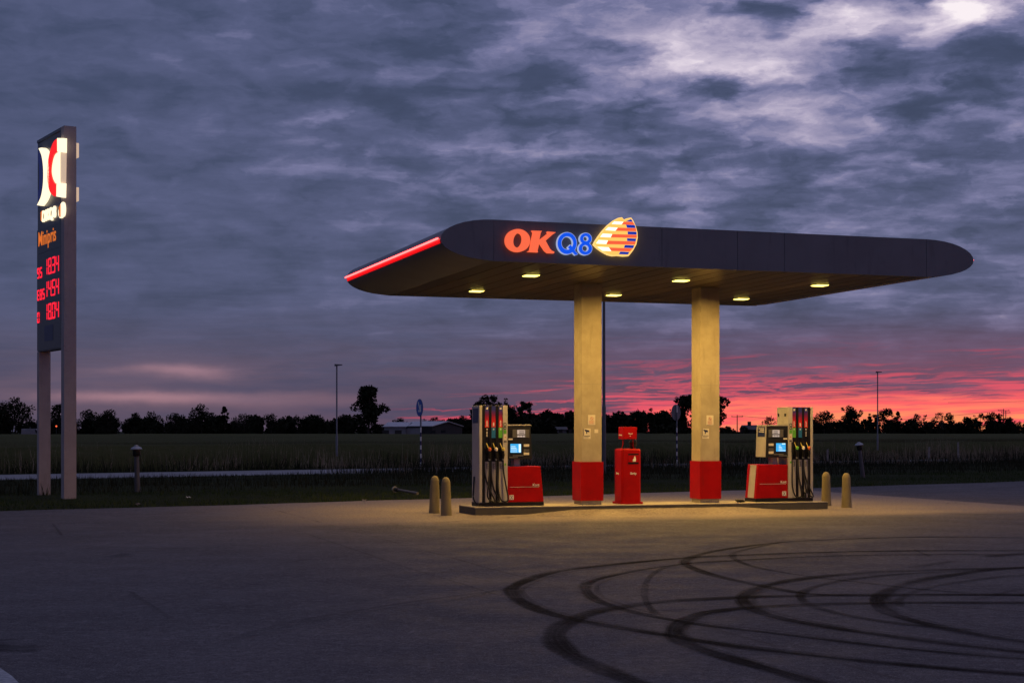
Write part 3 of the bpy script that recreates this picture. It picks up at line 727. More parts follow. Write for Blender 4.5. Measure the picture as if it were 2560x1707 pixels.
# roof sheet with the rounded noses
mb = MB(); out = nose(-1)[::-1] + nose(1)        # bottom left -> top left -> top right -> bottom right
A = [mb.b.verts.new((x, VF + .05, z - .003)) for x, z in out]; B2 = [mb.b.verts.new((x, VB - .05, z - .003)) for x, z in out]
for k in range(len(out) - 1): mb.b.faces.new((A[k], A[k + 1], B2[k + 1], B2[k]))
mb.build('roof_shell', MT['shell'], can, smooth=True)
mb = MB(); nb_ = 21; bw = (UR - UL) / nb_            # boards running front to back with open joints
for k in range(nb_): mb.box(UL + k * bw + .014, UL + (k + 1) * bw - .014, VF + .052, VB - .052, SZ, SZ + .03)
mb.box(UL, UR, VF + .052, VB - .052, SZ + .031, SZ + .04)
mb.build('soffit', MT['soffit'], can)
# columns
for ci, uc in enumerate((0.0, 2.73)):
    c = MB(); c.hexa([(uc - .225, -.225, IZ), (uc + .225, -.225, IZ), (uc + .225, .225, IZ), (uc - .225, .225, IZ),
                      (uc - .225, -.225, SZ), (uc + .225, -.225, SZ), (uc + .225, .225, SZ), (uc - .225, .225, SZ)], .008)
    co = c.build('column', MT['concrete'], can)
    w_ = MB()
    for x0, x1, y0, y1 in ((-.252, .252, -.252, -.228), (-.252, .252, .228, .252), (-.252, -.228, -.228, .228), (.228, .252, -.228, .228)):
        w_.box(uc + x0, uc + x1, y0, y1, .245, 1.055)
    w_.build('wrap', MT['red'], co)
    j = MB()                                      # cast joint
    for x0, x1, y0, y1 in ((-.227, .227, -.2265, -.2245), (-.2265, -.2245, -.225, .225)): j.box(uc + x0, uc + x1, y0, y1, 2.675, 2.683)
    j.build('joint', MT['kerb'], co)
    # no smoking notice
    n_ = MB(); n_.box(uc - .085, uc + .08, -.229, -.2252, 1.826, 2.036); no = n_.build('notice', MT['paper'], co)
    t_ = MB()
    ring_o = [(uc - .0 + .034 * math.cos(a), 1.962 + .034 * math.sin(a)) for a in np.linspace(0, 6.2832, 25)[:-1]]
    ring_i = [(uc - .0 + .027 * math.cos(a), 1.962 + .027 * math.sin(a)) for a in np.linspace(0, 6.2832, 25)[:-1]]
    t_.ring(ring_o, ring_i, -.2315, -.2292); t_.prism([(uc - .022, 1.980), (uc - .017, 1.985), (uc + .022, 1.944), (uc + .017, 1.939)], -.2325, -.2292)
    for k in range(4): t_.box(uc - .06, uc + .055 - .02 * (k % 2), -.2312, -.2292, 1.905 - k * .018, 1.910 - k * .018)
    t_.build('notice_print', MT['orange'], co)
    # camera surveillance notice
    n_ = MB(); n_.box(uc - .184, uc - .025, -.229, -.2252, 1.536, 1.752); n_.build('camera_notice', MT['paper'], co)
    t_ = MB(); t_.prism([(uc - .165, 1.735), (uc - .06, 1.715), (uc - .050, 1.68), (uc - .075, 1.675), (uc - .150, 1.695)], -.2312, -.2292)
    t_.box(uc - .125, uc - .105, -.2312, -.2292, 1.640, 1.69); t_.box(uc - .184, uc - .175, -.2312, -.2292, 1.60, 1.752)
    t_.build('camera_symbol', MT['navy'], co)
    t_ = MB(); t_.box(uc - .172, uc - .04, -.2312, -.2292, 1.590, 1.604); t_.box(uc - .172, uc - .07, -.2312, -.2292, 1.562, 1.570)
    t_.build('camera_notice_print', MT['panel_grey'], co)
    if ci == 0:
        n_ = MB(); n_.box(uc + .06, uc + .146, -.229, -.2252, 1.658, 1.735); n_.build('blank_notice', MT['paper'], co)
# ceiling lights
for v_ in (-1.58, 2.02):
    for u_ in (-1.82, 1.42, 4.62):
        f_ = MB(); f_.box(u_ - .17, u_ + .17, v_ - .17, v_ + .17, SZ - .012, SZ - .001, .004); lo = f_.build('ceiling_light', MT['panel_grey'], can)
        g_ = MB(); g_.hexa([(u_ - .12, v_ - .12, SZ - .030), (u_ + .12, v_ - .12, SZ - .030), (u_ + .12, v_ + .12, SZ - .030), (u_ - .12, v_ + .12, SZ - .030),
                           (u_ - .14, v_ - .14, SZ - .013), (u_ + .14, v_ - .14, SZ - .013), (u_ + .14, v_ + .14, SZ - .013), (u_ - .14, v_ + .14, SZ - .013)])
        g_.build('lens', MT['lens'], lo)
        ld = bpy.data.lights.new('canopy_lamp', 'AREA'); ld.shape = 'SQUARE'; ld.size = .20; ld.energy = LAMP_POWER; ld.color = LAMP_COL; ld.spread = R(168)
        l_ = bpy.data.objects.new('canopy_lamp', ld); l_.location = (u_, v_, SZ - .033); link(l_, can)
# neon tubes on both noses, three lengths each
for side, tip in ((-1, UL - NL), (1, UR + NR)):
    L3 = (VB - VF - .1) / 3
    for k in range(3):
        a = VF + .05 + k * L3 + .02; b_ = a + L3 - .04
        t_ = MB(); t_.tube([(tip + side * .035, a, mid + .015), (tip + side * .035, b_, mid + .015)], .017, 10); t_.build('neon_tube', MT['neon'], can, smooth=True)
    nb = [p for p in nose(side, 48) if mid - .085 <= p[1] <= mid + .02]       # tube's red glow on the lower nose, made as an emissive strip
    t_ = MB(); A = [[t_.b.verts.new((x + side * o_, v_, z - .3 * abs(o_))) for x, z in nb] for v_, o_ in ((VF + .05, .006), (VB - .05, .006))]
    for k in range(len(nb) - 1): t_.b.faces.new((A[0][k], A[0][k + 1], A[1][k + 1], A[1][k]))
    t_.build('neon_glow_strip', MT['neon_glow'], can, smooth=True)

# ------------------------------------------------------------------ canopy sign
sg = thing('canopy_sign', 'illuminated orange and blue letters with striped sail emblem on the canopy front', 'sign', st_pt(0, 0), TH)
SO = st_pt(0, VF - .09)
def fu(x, y): return on_plane(1220 + x / 5.6, 520 + y / 5.6, SO, U, V)
def poly(pts): return [fu(*p) for p in pts]
def ell(cx, cy, rx, ry, n=40, tiltk=0.0): return [fu(cx + rx * math.cos(a) - tiltk * ry * math.sin(a), cy + ry * math.sin(a)) for a in np.linspace(0, 2 * math.pi, n + 1)[:-1]]
y0, y1 = VF - .09, VF - .02
mb = MB(); mb.ring(ell(419, 455, 174, 161), ell(420, 453, 64, 101, 40, .12), y0, y1); mb.build('letter_o', MT['s_orange'], sg)
K = [(617, 317), (757, 322), (740, 345), (717, 455), (845, 354), (833, 343), (836, 329), (953, 341), (905, 372), (808, 458), (868, 570), (895, 598), (930, 612), (926, 633), (838, 630), (800, 600), (722, 482), (695, 596), (702, 620), (556, 613), (590, 592), (637, 345)]
mb = MB(); mb.prism(poly(K), y0, y1); mb.build('letter_k', MT['s_orange'], sg)
def qshape(gr, y0, y1):
    mb = MB(); mb.ring(ell(1109, 495, 132 + gr, 150 + gr), ell(1111, 491, 84 - gr, 94 - gr), y0, y1)
    g = gr * .7
    mb.prism(poly([(1120 - g * 1.4, 552), (1156, 518 - g * 1.4), (1258 + g * 1.4, 648), (1222, 660 + g)]), y0 - .003, y1 - .003); return mb
def eight(gr, y0, y1):
    mb = MB(); mb.ring(ell(1371, 431, 80 + gr, 78 + gr), ell(1371, 430, 38 - gr, 37 - gr), y0, y1)
    mb.ring(ell(1364, 568, 92 + gr, 86 + gr), ell(1364, 566, 46 - gr, 46 - gr), y0 - .003, y1 - .003); return mb
qo = qshape(8, y0 + .012, y1).build('letter_rim', MT['s_rim'], sg); qshape(0, y0, y0 + .011).build('letter_q', MT['s_blue'], sg)
eo = eight(8, y0 + .012, y1).build('digit_rim', MT['s_rim'], sg); eight(0, y0, y0 + .011).build('digit_eight', MT['s_blue'], sg)
OUT = [(1480, 512), (1500, 470), (1545, 400), (1605, 320), (1680, 240), (1760, 175), (1830, 138), (1875, 130), (1905, 165), (1950, 145), (2005, 135), (2035, 180), (2070, 260), (2092, 340), (2096, 420), (2077, 510), (2032, 595), (1970, 673), (1900, 677), (1820, 668), (1750, 673), (1680, 656), (1600, 612), (1530, 562)]
ctr = (1800, 420)
def shrink(p, k): return [(ctr[0] + (x - ctr[0]) * k, ctr[1] + (y - ctr[1]) * k) for x, y in p]
mb = MB(); mb.prism(poly(OUT), y0, y1); em = mb.build('emblem', MT['s_border'], sg)
mb = MB(); mb.prism(poly(shrink(OUT, .958)), y0 - .006, y0 - .001); mb.build('emblem_face', MT['s_yellow'], em)
def stripes(name, lst, m):
    mb = MB()
    for p in lst: mb.prism(poly(p), y0 - .012, y0 - .0065)
    mb.build(name, m, em)
stripes('white_stripes', [[(1765, 190), (1893, 195), (1865, 232), (1728, 226)], [(1683, 270), (1812, 278), (1778, 321), (1640, 311)], [(1605, 360), (1735, 368), (1712, 413), (1568, 406)],
                          [(1545, 450), (1675, 455), (1652, 506), (1510, 498)], [(1528, 545), (1685, 552), (1722, 605), (1602, 600)]], MT['s_white'])
stripes('red_stripes', [[(1897, 194), (2026, 199), (2050, 238), (1869, 232)], [(1816, 277), (2066, 286), (2074, 328), (1782, 321)], [(1739, 368), (2080, 378), (2079, 420), (1716, 413)],
                        [(1679, 460), (2066, 470), (2052, 515), (1656, 508)], [(1689, 555), (2022, 568), (1985, 610), (1726, 603)]], MT['s_red'])
stripes('blue_stripes', [[(1925, 190), (2000, 157), (2026, 196)], [(1930, 235), (2050, 241), (2066, 283), (1945, 279)], [(1953, 331), (2077, 335), (2078, 375), (1955, 371)],
                         [(1945, 425), (2073, 430), (2062, 468), (1945, 463)], [(1915, 519), (2045, 525), (2028, 564), (1900, 559)], [(1850, 612), (1978, 618), (1955, 652), (1828, 648)]], MT['s_navy'])

# ------------------------------------------------------------------ fuel pumps
def fuel_pump(label, loc, m):
    """m = 1: hose tower on the left; m = -1: on the right"""
    root = thing('fuel_pump', label, 'fuel pump', loc, TH, 'card fuel pumps on the island')
    X = lambda x: x * m
    def bx(mb, x0, x1, *a): return mb.box(X(x0), X(x1), *a)
    def hx(x0b, x1b, x0t, x1t, y0_, y1_, z0, z1, bev=0.0):
        mb = MB()
        if m < 0: x0b, x1b, x0t, x1t = -x1b, -x0b, -x1t, -x0t
        return mb.hexa([(x0b, y0_, z0), (x1b, y0_, z0), (x1b, y1_, z0), (x0b, y1_, z0), (x0t, y0_, z1), (x1t, y0_, z1), (x1t, y1_, z1), (x0t, y1_, z1)], bev)
    bx(MB(), -.705, .70, -.255, .255, 0, .075, .006).build('plinth', MT['black'], root)
    cab = bx(MB(), -.70, -.09, -.215, .25, .075, 2.06, .010).build('cabinet', MT['grey'], root)
    fr = MB()
    bx(fr, -.70, -.64, -.262, -.2155, .077, 2.062, .005); bx(fr, -.195, -.092, -.262, -.2155, .077, 2.062, .005)
    fr.build('front_frame', MT['cream'], root)
    bay = MB(); bx(bay, -.6395, -.1955, -.236, -.2155, .078, 2.058)
    for x0 in (-.638, -.487, -.345): bx(bay, x0, x0 + (.055 if x0 < -.6 else .05), -.256, -.2365, .079, 2.056, .003)
    bay.build('hose_bay', MT['black'], root)
    strips = [(-.574, -.490), (-.433, -.349), (-.282, -.198)]
    order = ['black', 'blue', 'green']
    caps = ['orange', 'white', 'yellow'] if m > 0 else ['orange', 'white', 'green']
    for k, (a, c) in enumerate(strips):
        s_ = MB(); bx(s_, a, c, -.250, -.2365, 1.612, 2.05); so = s_.build('fuel_strip', MT['strip'], root)
        p_ = MB()
        xm = (a + c) / 2
        if k != 1:
            for dz_ in (1.985, 2.005): bx(p_, xm - .02, xm + .02, -.2525, -.2503, dz_ - .003, dz_ + .014)
        for q_ in range(6): bx(p_, xm - .020 + .004 * (q_ % 3), xm + .018 - .005 * ((q_ + k) % 2), -.2525, -.2503, 1.642 + q_ * .020 * (1 if k != 1 else .6), 1.654 + q_ * .020 * (1 if k != 1 else .6))
        p_.build('strip_print', MT['white'], so)
        s_ = MB(); bx(s_, a, c, -.250, -.2365, 1.398, 1.611); g_ = s_.build('grade_panel', MT[order[k]], root)
        d_ = MB(); d_.prism([(X(xm) + .017 * math.cos(t), 1.575 + .017 * math.sin(t)) for t in np.linspace(0, 6.2832, 13)[:-1]], -.2525, -.2503)
        if k == 0:
            for q_ in range(4): bx(d_, xm - .014, xm + .010, -.2525, -.2503, 1.425 + q_ * .03, 1.440 + q_ * .03)
        d_.build('grade_dot', MT['white'], g_)
        s_ = MB(); bx(s_, a, c, -.250, -.2365, .085, .915); lp_ = s_.build('lower_panel', MT['cream'], root)
        d_ = MB()
        for q_ in range(5): bx(d_, a + .018, c - .018 - .01 * (q_ % 2), -.2525, -.2503, .77 + q_ * .022, .782 + q_ * .022)
        d_.build('panel_print', MT['panel_grey'], lp_)
        # nozzle hanging in its holster
        hol = MB(); bx(hol, xm - .036, xm + .036, -.300, -.2505, 1.02, 1.20, .006); ho = hol.build('holster', MT['black'], root)
        nz = MB(); nz.tube([(X(xm) - .004, -.310, 1.225), (X(xm) + .012, -.335, 1.14), (X(xm) + .026, -.345, 1.05), (X(xm) + .024, -.335, .955)], .03, 10, [.020, .036, .034, .020])
        no = nz.build('nozzle', MT['black'], root, smooth=True)
        cp = MB(); cp.lathe([(.004, -.045), (.030, -.030), (.038, 0), (.030, .030), (.004, .045)], 14, (X(xm) + .022, -.350, 1.165)); cp.build('nozzle_cover', MT[caps[k]], no, smooth=True)
        lv = MB(); lv.tube([(X(xm) - .034, -.325, 1.292), (X(xm) - .022, -.345, 1.235), (X(xm) + .004, -.365, 1.170)], .009, 8); lv.build('lever', MT['yellow'], no, smooth=True)
        ft = MB(); ft.tube([(X(xm) + .024, -.335, .985), (X(xm) + .024, -.333, .945)], .024, 10); ft.build('hose_collar', MT['steel'], no, smooth=True)
        # hose
        sw = [(-.035, .02), (.03, -.02), (.055, .05)][k]
        x_ = X(xm) + .024
        cp_ = [Vector((x_, -.333, .945)), Vector((x_ + sw[0] * .2, -.345, .70)), Vector((x_ + sw[0], -.36, .42)), Vector((x_ + sw[0] * 1.6 + .01, -.36, .20)),
               Vector((x_ + sw[1] + .04, -.34, .105)), Vector((x_ + sw[1] + .10 - .18 * (k == 2), -.31, .13)), Vector((x_ + .02 - .05 * k, -.275, .36)), Vector((X(xm) - .055, -.262, .70)), Vector((X(xm) - .055, -.262, 1.3))]
        hs = MB(); hs.tube(catmull(cp_, 6), .0165, 8); hs.build('hose', MT['rubber'], root, smooth=True)
    # small stickers on the wide front strip
    for nm, x0, x1, z0, z1, mt in (('octane_sticker', -.180, -.122, 1.640, 1.705, 'black'), ('octane_sticker', -.180, -.122, 1.575, 1.630, 'black'), ('grade_sticker', -.182, -.120, 1.485, 1.565, 'green'),
                                   ('warning_sticker', -.176, -.118, 1.355, 1.475, 'paper'), ('info_sticker', -.176, -.118, 1.305, 1.340, 'panel_grey'), ('green_sticker', -.165, -.128, .835, .880, 'green')):
        bx(MB(), x0, x1, -.2655, -.2625, z0, z1).build(nm, MT[mt], root)
    pr = MB(); bx(pr, -.162, -.140, -.268, -.2658, 1.655, 1.690); bx(pr, -.162, -.140, -.268, -.2658, 1.592, 1.612); pr.build('sticker_print', MT['white'], root)
    pr = MB(); pr.prism([(X(-.165), 1.40), (X(-.129), 1.40), (X(-.147), 1.432)], -.268, -.2658); pr.build('warning_triangle', MT['orange'], root)
    # card terminal head
    hd = hx(-.088, .445, -.088, .415, -.245, .235, .965, 1.650, .008).build('terminal_head', MT['dark'], root)
    hx(-.088, .418, -.088, .418, -.250, .24, 1.651, 1.672, .004).build('terminal_cap', MT['cream'], root)
    pa = bx(MB(), .02, .385, -.2505, -.2455, 1.405, 1.572, .003).build('display_panel', MT['panel_grey'], root)
    bx(MB(), .118, .288, -.2545, -.2507, 1.475, 1.562).build('price_display', MT['lcd'], pa)
    k_ = MB()
    for x0 in (.122, .181, .240): bx(k_, x0, x0 + .048, -.2545, -.2507, 1.412, 1.450)
    k_.build('small_display', MT['lcd'], pa)
    dp = MB()
    for r_ in range(2): bx(dp, .16, .27, -.2562, -.2547, 1.487 + r_ * .035, 1.503 + r_ * .035)
    dp.build('display_digits', MT['panel_grey'], pa)
    bx(MB(), -.045, .012, -.2505, -.2455, 1.42, 1.565, .003).build('speaker_grille', MT['black'], root)
    bx(MB(), -.070, .022, -.2505, -.2455, 1.355, 1.388).build('terminal_sticker', MT['paper'], root)
    sc_ = bx(MB(), -.040, .212, -.2515, -.2455, 1.085, 1.285, .004).build('screen_bezel', MT['black'], root)
    bx(MB(), -.030, .202, -.2545, -.2517, 1.095, 1.276).build('screen', MT['screen'], sc_)
    sw_ = MB()
    bx(sw_, .150, .196, -.2565, -.2547, 1.102, 1.270) if m > 0 else bx(sw_, -.02, .06, -.2565, -.2547, 1.248, 1.270)
    for q_ in range(3): sw_.box(X(.06) - .08, X(.06) + .02 + .02 * q_ - (.05 if m < 0 else 0), -.2565, -.2547, 1.215 - q_ * .032, 1.227 - q_ * .032)
    sw_.box(X(.06) - .085, X(.06) + (.06 if m > 0 else .09), -.2565, -.2547, 1.108, 1.120)
    sw_.build('screen_text', MT['screen_w'], sc_)
    for z0, z1, mt in ((1.215, 1.268, 'paper'), (1.118, 1.165, 'panel_grey'), (1.045, 1.100, 'paper')):
        bx(MB(), .262, .382, -.2505, -.2455, z0, z1, .003).build('keypad_plate', MT[mt], root)
    sl = MB(); bx(sl, -.058, .135, -.262, -.2455, .985, 1.012, .003); bx(sl, .02, .255, -.256, -.2455, 1.018, 1.045, .003); sl.build('card_slot', MT['panel_grey'], root)
    bx(MB(), .10, .215, -.12, .08, .812, .968).build('head_support', MT['grey'], root)
    # red lower housing
    lh = hx(-.088, .700, -.088, .630, -.250, .250, .0755, .810, .012).build('lower_housing', MT['red'], root)
    if m < 0:                                      # free end faces the camera on this one
        def endface(z, off): return -(.700 - .070 * (z - .0755) / .7345) - off
        e_ = MB(); z0, z1 = .085, .80
        e_.hexa([(endface(z0, .004), -.165, z0), (endface(z0, -.002), -.165, z0), (endface(z0, -.002), .12, z0), (endface(z0, .004), .12, z0),
                 (endface(z1, .004), -.165, z1), (endface(z1, -.002), -.165, z1), (endface(z1, -.002), .12, z1), (endface(z1, .004), .12, z1)])
        eo_ = e_.build('end_panel', MT['grey'], root)
        e_ = MB()
        for q_ in range(4): e_.box(endface(.72, .008), endface(.72, .003), -.13 + q_ * .06, -.10 + q_ * .06, .66, .78)
        e_.build('end_vent', MT['cream'], eo_)
        hx(.4455, .4565, .4165, .4275, -.225, .215, .975, 1.645).build('head_side_panel', MT['grey'], root)
        so = hx(.4300, .4400, .4200, .4300, -.18, .16, 1.41, 1.63).build('side_sticker', MT['navy'], root)
        p_ = MB()
        for q_ in range(3): p_.box(-.4375, -.425, -.14, .10 - .05 * (q_ == 1), 1.585 - q_ * .035, 1.602 - q_ * .035)
        p_.build('side_sticker_print', MT['white'], so)
        b_ = MB(); b_.box(.078, .0895, -.17, -.10, 1.86, 1.92); b_.build('side_badge', MT['black'], root)
        b_ = MB(); b_.box(.078, .0895, .15, .20, 1.86, 1.92); b_.build('side_badge', MT['black'], root)
        h_ = MB(); h_.box(.080, .0895, -.21, .24, 1.672, 1.684); h_.build('side_seam', MT['panel_grey'], root)
    else:
        s_ = MB(); s_.box(-.7035, -.7002, -.19, .18, 1.70, 2.00); so = s_.build('side_sticker', MT['navy'], root)
        p_ = MB()
        for q_ in range(3): p_.box(-.706, -.7037, -.06, .12, 1.93 - q_ * .03, 1.94 - q_ * .03)
        p_.box(-.706, -.7037, -.17, -.12, 1.71, 1.74)
        p_.build('side_sticker_print', MT['panel_grey'], so)
        hs = MB(); hs.tube(catmull([Vector((-.715, .05, .60)), Vector((-.735, .02, .35)), Vector((-.750, -.02, .16)), Vector((-.715, -.12, .05)), Vector((-.66, -.27, .02))], 6), .016, 8); hs.build('hose', MT['rubber'], root, smooth=True)
    yk = -.2545
    tx = .455 if m > 0 else -.095
    text_obj('card_text', 'Kort', .075, MT['white'], lh, (tx, yk + .002, .405), depth=.002, weight=.0012)
    r_ = MB(); r_.box(-.045 if m > 0 else -.60, .595 if m > 0 else .035, yk, -.2505, .386, .391); r_.build('rule_line', MT['white'], lh)
    bsq = MB(); bsq.box(-.050, .042, yk, -.2505, .130, .226); sq = bsq.build('card_symbol', MT['white'], lh)
    xs = MB()
    for s_ in (1, -1): xs.prism([(-.036, .178 - s_ * .036), (-.026, .178 - s_ * .040), (.028, .178 + s_ * .036), (.018, .178 + s_ * .040)], yk - .003 - .001 * s_, yk - .0008)
    xs.build('cross_print', MT['panel_grey'], lh)
    return root
PU = (-1.775, 4.505)
fuel_pump('fuel pump with its hose tower at the left end, beside the left bollards', st_pt(PU[0], 0, IZ), 1)
fuel_pump('fuel pump with its hose tower at the right end, near the right bollards', st_pt(PU[1], 0, IZ), -1)

# ------------------------------------------------------------------ bin
bn_ = thing('litter_bin', 'red litter bin with a paper towel box on legs between the two columns', 'bin', st_pt(.90, -.02, IZ), TH)
def octo(mb, h, ch, z0, z1, h2=None):
    h2 = h2 or h
    def rg(h, z): return [mb.b.verts.new((x, y, z)) for x, y in ((-h + ch, -h), (h - ch, -h), (h, -h + ch), (h, h - ch), (h - ch, h), (-h + ch, h), (-h, h - ch), (-h, -h + ch))]
    a, c = rg(h, z0), rg(h2, z1)
    for k in range(8): mb.b.faces.new((a[k], a[(k + 1) % 8], c[(k + 1) % 8], c[k]))
    mb.b.faces.new(a[::-1]); mb.b.faces.new(c); return mb
octo(MB(), .222, .045, .046, 1.135).build('body', MT['red'], bn_)
octo(MB(), .255, .03, 0, .045).build('foot', MT['red'], bn_)
tp = octo(MB(), .222, .045, 1.1355, 1.165, .205).build('lid', MT['red'], bn_)
b_ = MB(); b_.box(-.085, .155, -.2255, -.2222, .845, 1.062); ch = b_.build('chute', MT['black'], bn_)
b_ = MB(); b_.box(-.083, .153, -.232, -.2257, .880, 1.030, .002); fl = b_.build('flap', MT['red'], ch)
b_ = MB(); b_.prism([(.02, .895), (.09, .895), (.09, .96), (.075, 1.005), (.062, 1.012), (.05, .99), (.052, .965), (.035, .955), (.02, .94)], -.2345, -.2322); b_.build('litter_symbol', MT['white'], ch)
text_obj('bin_text', 'Skräp', .066, MT['white'], bn_, (-.040, -.224, .625), depth=.002, weight=.001)
text_obj('bin_text', 'Skräp', .066, MT['white'], bn_, (-.224, .10, .625), rot=(R(90), 0, R(-90)), depth=.002, weight=.001)
b_ = MB(); b_.box(-.155, .155, -.14, .14, 1.365, 1.625, .012); tb = b_.build('towel_box', MT['red'], bn_)
text_obj('towel_text', 'Papper', .034, MT['white'], tb, (-.04, -.142, 1.475), depth=.0015, weight=.0008)
b_ = MB(); b_.box(-.157, -.1552, -.06, .10, 1.445, 1.468); b_.box(-.01, .01, -.1425, -.1402, 1.425, 1.443); b_.build('towel_mark', MT['white'], tb)
for x0, x1 in ((-.115, -.145), (.115, .13)):
    b_ = MB(); b_.tube([(x0, -.02, 1.366), (x0, -.02, 1.25), (x1, -.02, 1.164)], .013, 8); b_.build('leg', MT['red'], bn_, smooth=True)
bk = thing('bucket', 'black squeegee bucket sitting on top of the red litter bin', 'bucket', st_pt(.90 + .17, .10, IZ + 1.165), TH)
MB().lathe([(.066, 0), (.085, .125), (.090, .13), (.090, .14), (.082, .14), (.078, .05)], 20).build('pail', MT['dark'], bk, smooth=True)
MB().tube(catmull([Vector((-.088, 0, .13)), Vector((-.06, -.02, .19)), Vector((0, -.03, .205)), Vector((.06, -.02, .19)), Vector((.088, 0, .13))], 6), .005, 6).build('handle', MT['steel'], bk, smooth=True)
# rag dropped by the right hand pump
mb = MB(); g = random.Random(5)
bmesh.ops.create_icosphere(mb.b, subdivisions=3, radius=.05)
for v in mb.b.verts:
    n_ = mnoise.noise(v.co * 22 + Vector((3, 1, 2)))
    v.co = Vector((v.co.x * 2.1, v.co.y * 1.1, max(-.035, v.co.z * .75))) * (1 + .5 * n_)
rg_ = mb.build('rag', MT['black'], None, smooth=True); rg_.location = st_pt(3.42, -.28, IZ + .034); rg_.rotation_euler = (0, 0, TH)
tag(rg_, 'small black rag crumpled on the island beside the right red column wrap', 'rag')

# ------------------------------------------------------------------ concrete bollards
BOL = [(1086, 1281.7, 'concrete bollard left of the pumps, the farther and more leftward of that pair'),
       (1115.5, 1287.6, 'concrete bollard left of the pumps, the nearer of that pair beside the kerb end'),
       (2065.6, 1263.5, 'concrete bollard right of the pumps, its foot partly hidden by the kerb end'),
       (2116.5, 1268.3, 'concrete bollard standing clear at the far right of the pumps')]
prof = [(.116, -.02), (.116, .0), (.108, .15), (.098, .45), (.090, .66), (.090, .672), (.083, .690), (.072, .725), (.050, .755), (.022, .770), (.004, .773)]
b0 = None
for k, (px, py, lb) in enumerate(BOL):
    if b0 is None:
        b0 = MB().lathe(prof, 28).build('bollard', MT['bollard'], None, smooth=True); o_ = b0
    else:
        o_ = b0.copy(); col.objects.link(o_)
    o_.location = at(px, py); o_.location.z = 0; o_.rotation_euler = (R(random.uniform(-.8, .8)), R(random.uniform(-.8, .8)), random.uniform(0, 6))
    tag(o_, lb, 'bollard', 'concrete bollards guarding the island ends')

# ------------------------------------------------------------------ price sign
PA = Vector((.533, -.846, 0)); PB = Vector((.846, .533, 0)); PANG = math.atan2(-.846, .533)
PO = Vector((-10.64, 37.6, 0)) - PA * 1.18 + PB * .0
PO = Vector((-10.66, 37.75, 0)) - PA * 1.18
ps = thing('price_sign', 'tall two-legged lit price sign with red digits at the left edge', 'price sign', PO, PANG)
for x0, x1 in ((-1.18, -1.02), (.93, 1.18)):
    MB().box(x0, x1, -.15, .15, 0, 9.05 if x0 > 0 else 3.70, .006).build('post', MT['sign_post'], ps)
MB().box(-1.18, .929, -.15, .15, 8.98, 9.05).build('top_rail', MT['sign_face'], ps)
MB().box(-1.18, .929, -.13, .13, 3.70, 8.979, .0).build('sign_body', MT['sign_face'], ps)
MB().box(.85, .9295, -.152, -.131, 3.70, 8.979).build('side_trim', MT['sign_black'], ps)
# slogan board and price board
sb = MB().box(-1.17, .845, -.150, -.1305, 6.165, 6.77).build('slogan_board', MT['sign_black'], ps)
text_obj('slogan', 'Minipris', .50, MT['p_orange'], sb, (-1.06, -.152, 6.36), depth=.003, sx=.98, weight=.006)
pb = MB().box(-1.17, .845, -.150, -.1305, 3.72, 6.16).build('price_board', MT['sign_black'], ps)
MB().box(-.50, .25, -.154, -.1505, 3.93, 4.32).build('blue_plate', MT['navy'], pb)
for z_ in (5.50, 4.95): MB().box(-1.165, .84, -.153, -.1505, z_ - .02, z_ + .02).build('row_divider', MT['sign_face'], pb)
SEG = {'0': 'abcdef', '1': 'bc', '2': 'abged', '3': 'abgcd', '4': 'fgbc', '5': 'afgcd', '6': 'afgedc', '8': 'abcdefg', '9': 'abcdfg', 'E': 'afged', 'D': 'abcdef'}
def digit(mb, ch, x, z, w, h, t=.042):
    s_ = SEG[ch]; y = (-.158, -.1505); hm = z + h / 2; sk = 0
    if 'a' in s_: mb.box(x + t * .6, x + w - t * .6, *y, z + h - t, z + h)
    if 'd' in s_: mb.box(x + t * .6, x + w - t * .6, *y, z, z + t)
    if 'g' in s_: mb.box(x + t * .6, x + w - t * .6, *y, hm - t / 2, hm + t / 2)
    if 'f' in s_: mb.box(x, x + t, *y, hm + t * .3, z + h - t * .3)
    if 'b' in s_: mb.box(x + w - t, x + w, *y, hm + t * .3, z + h - t * .3)
    if 'e' in s_: mb.box(x, x + t, *y, z + t * .3, hm - t * .3)
    if 'c' in s_: mb.box(x + w - t, x + w, *y, z + t * .3, hm - t * .3)
for lab, pr, z_ in (('95', '1834', 5.575), ('E85', '1454', 5.020), ('D', '1804', 4.455)):
    mb = MB(); x = -.30
    for k, c_ in enumerate(pr):
        if c_ == '1': digit(mb, c_, x - .19, z_, .25, .40); x += .16
        else: digit(mb, c_, x, z_, .25, .40); x += .31
        if k == 1: mb.box(x - .05, x - .01, -.158, -.1505, z_, z_ + .045); x += .02
    mb.build('price_digits', MT['led'], pb)
    mb = MB(); x = -1.14
    for c_ in lab: digit(mb, c_, x, z_ - .03, .19, .27, .042); x += .235
    mb.build('grade_name', MT['led'], pb)
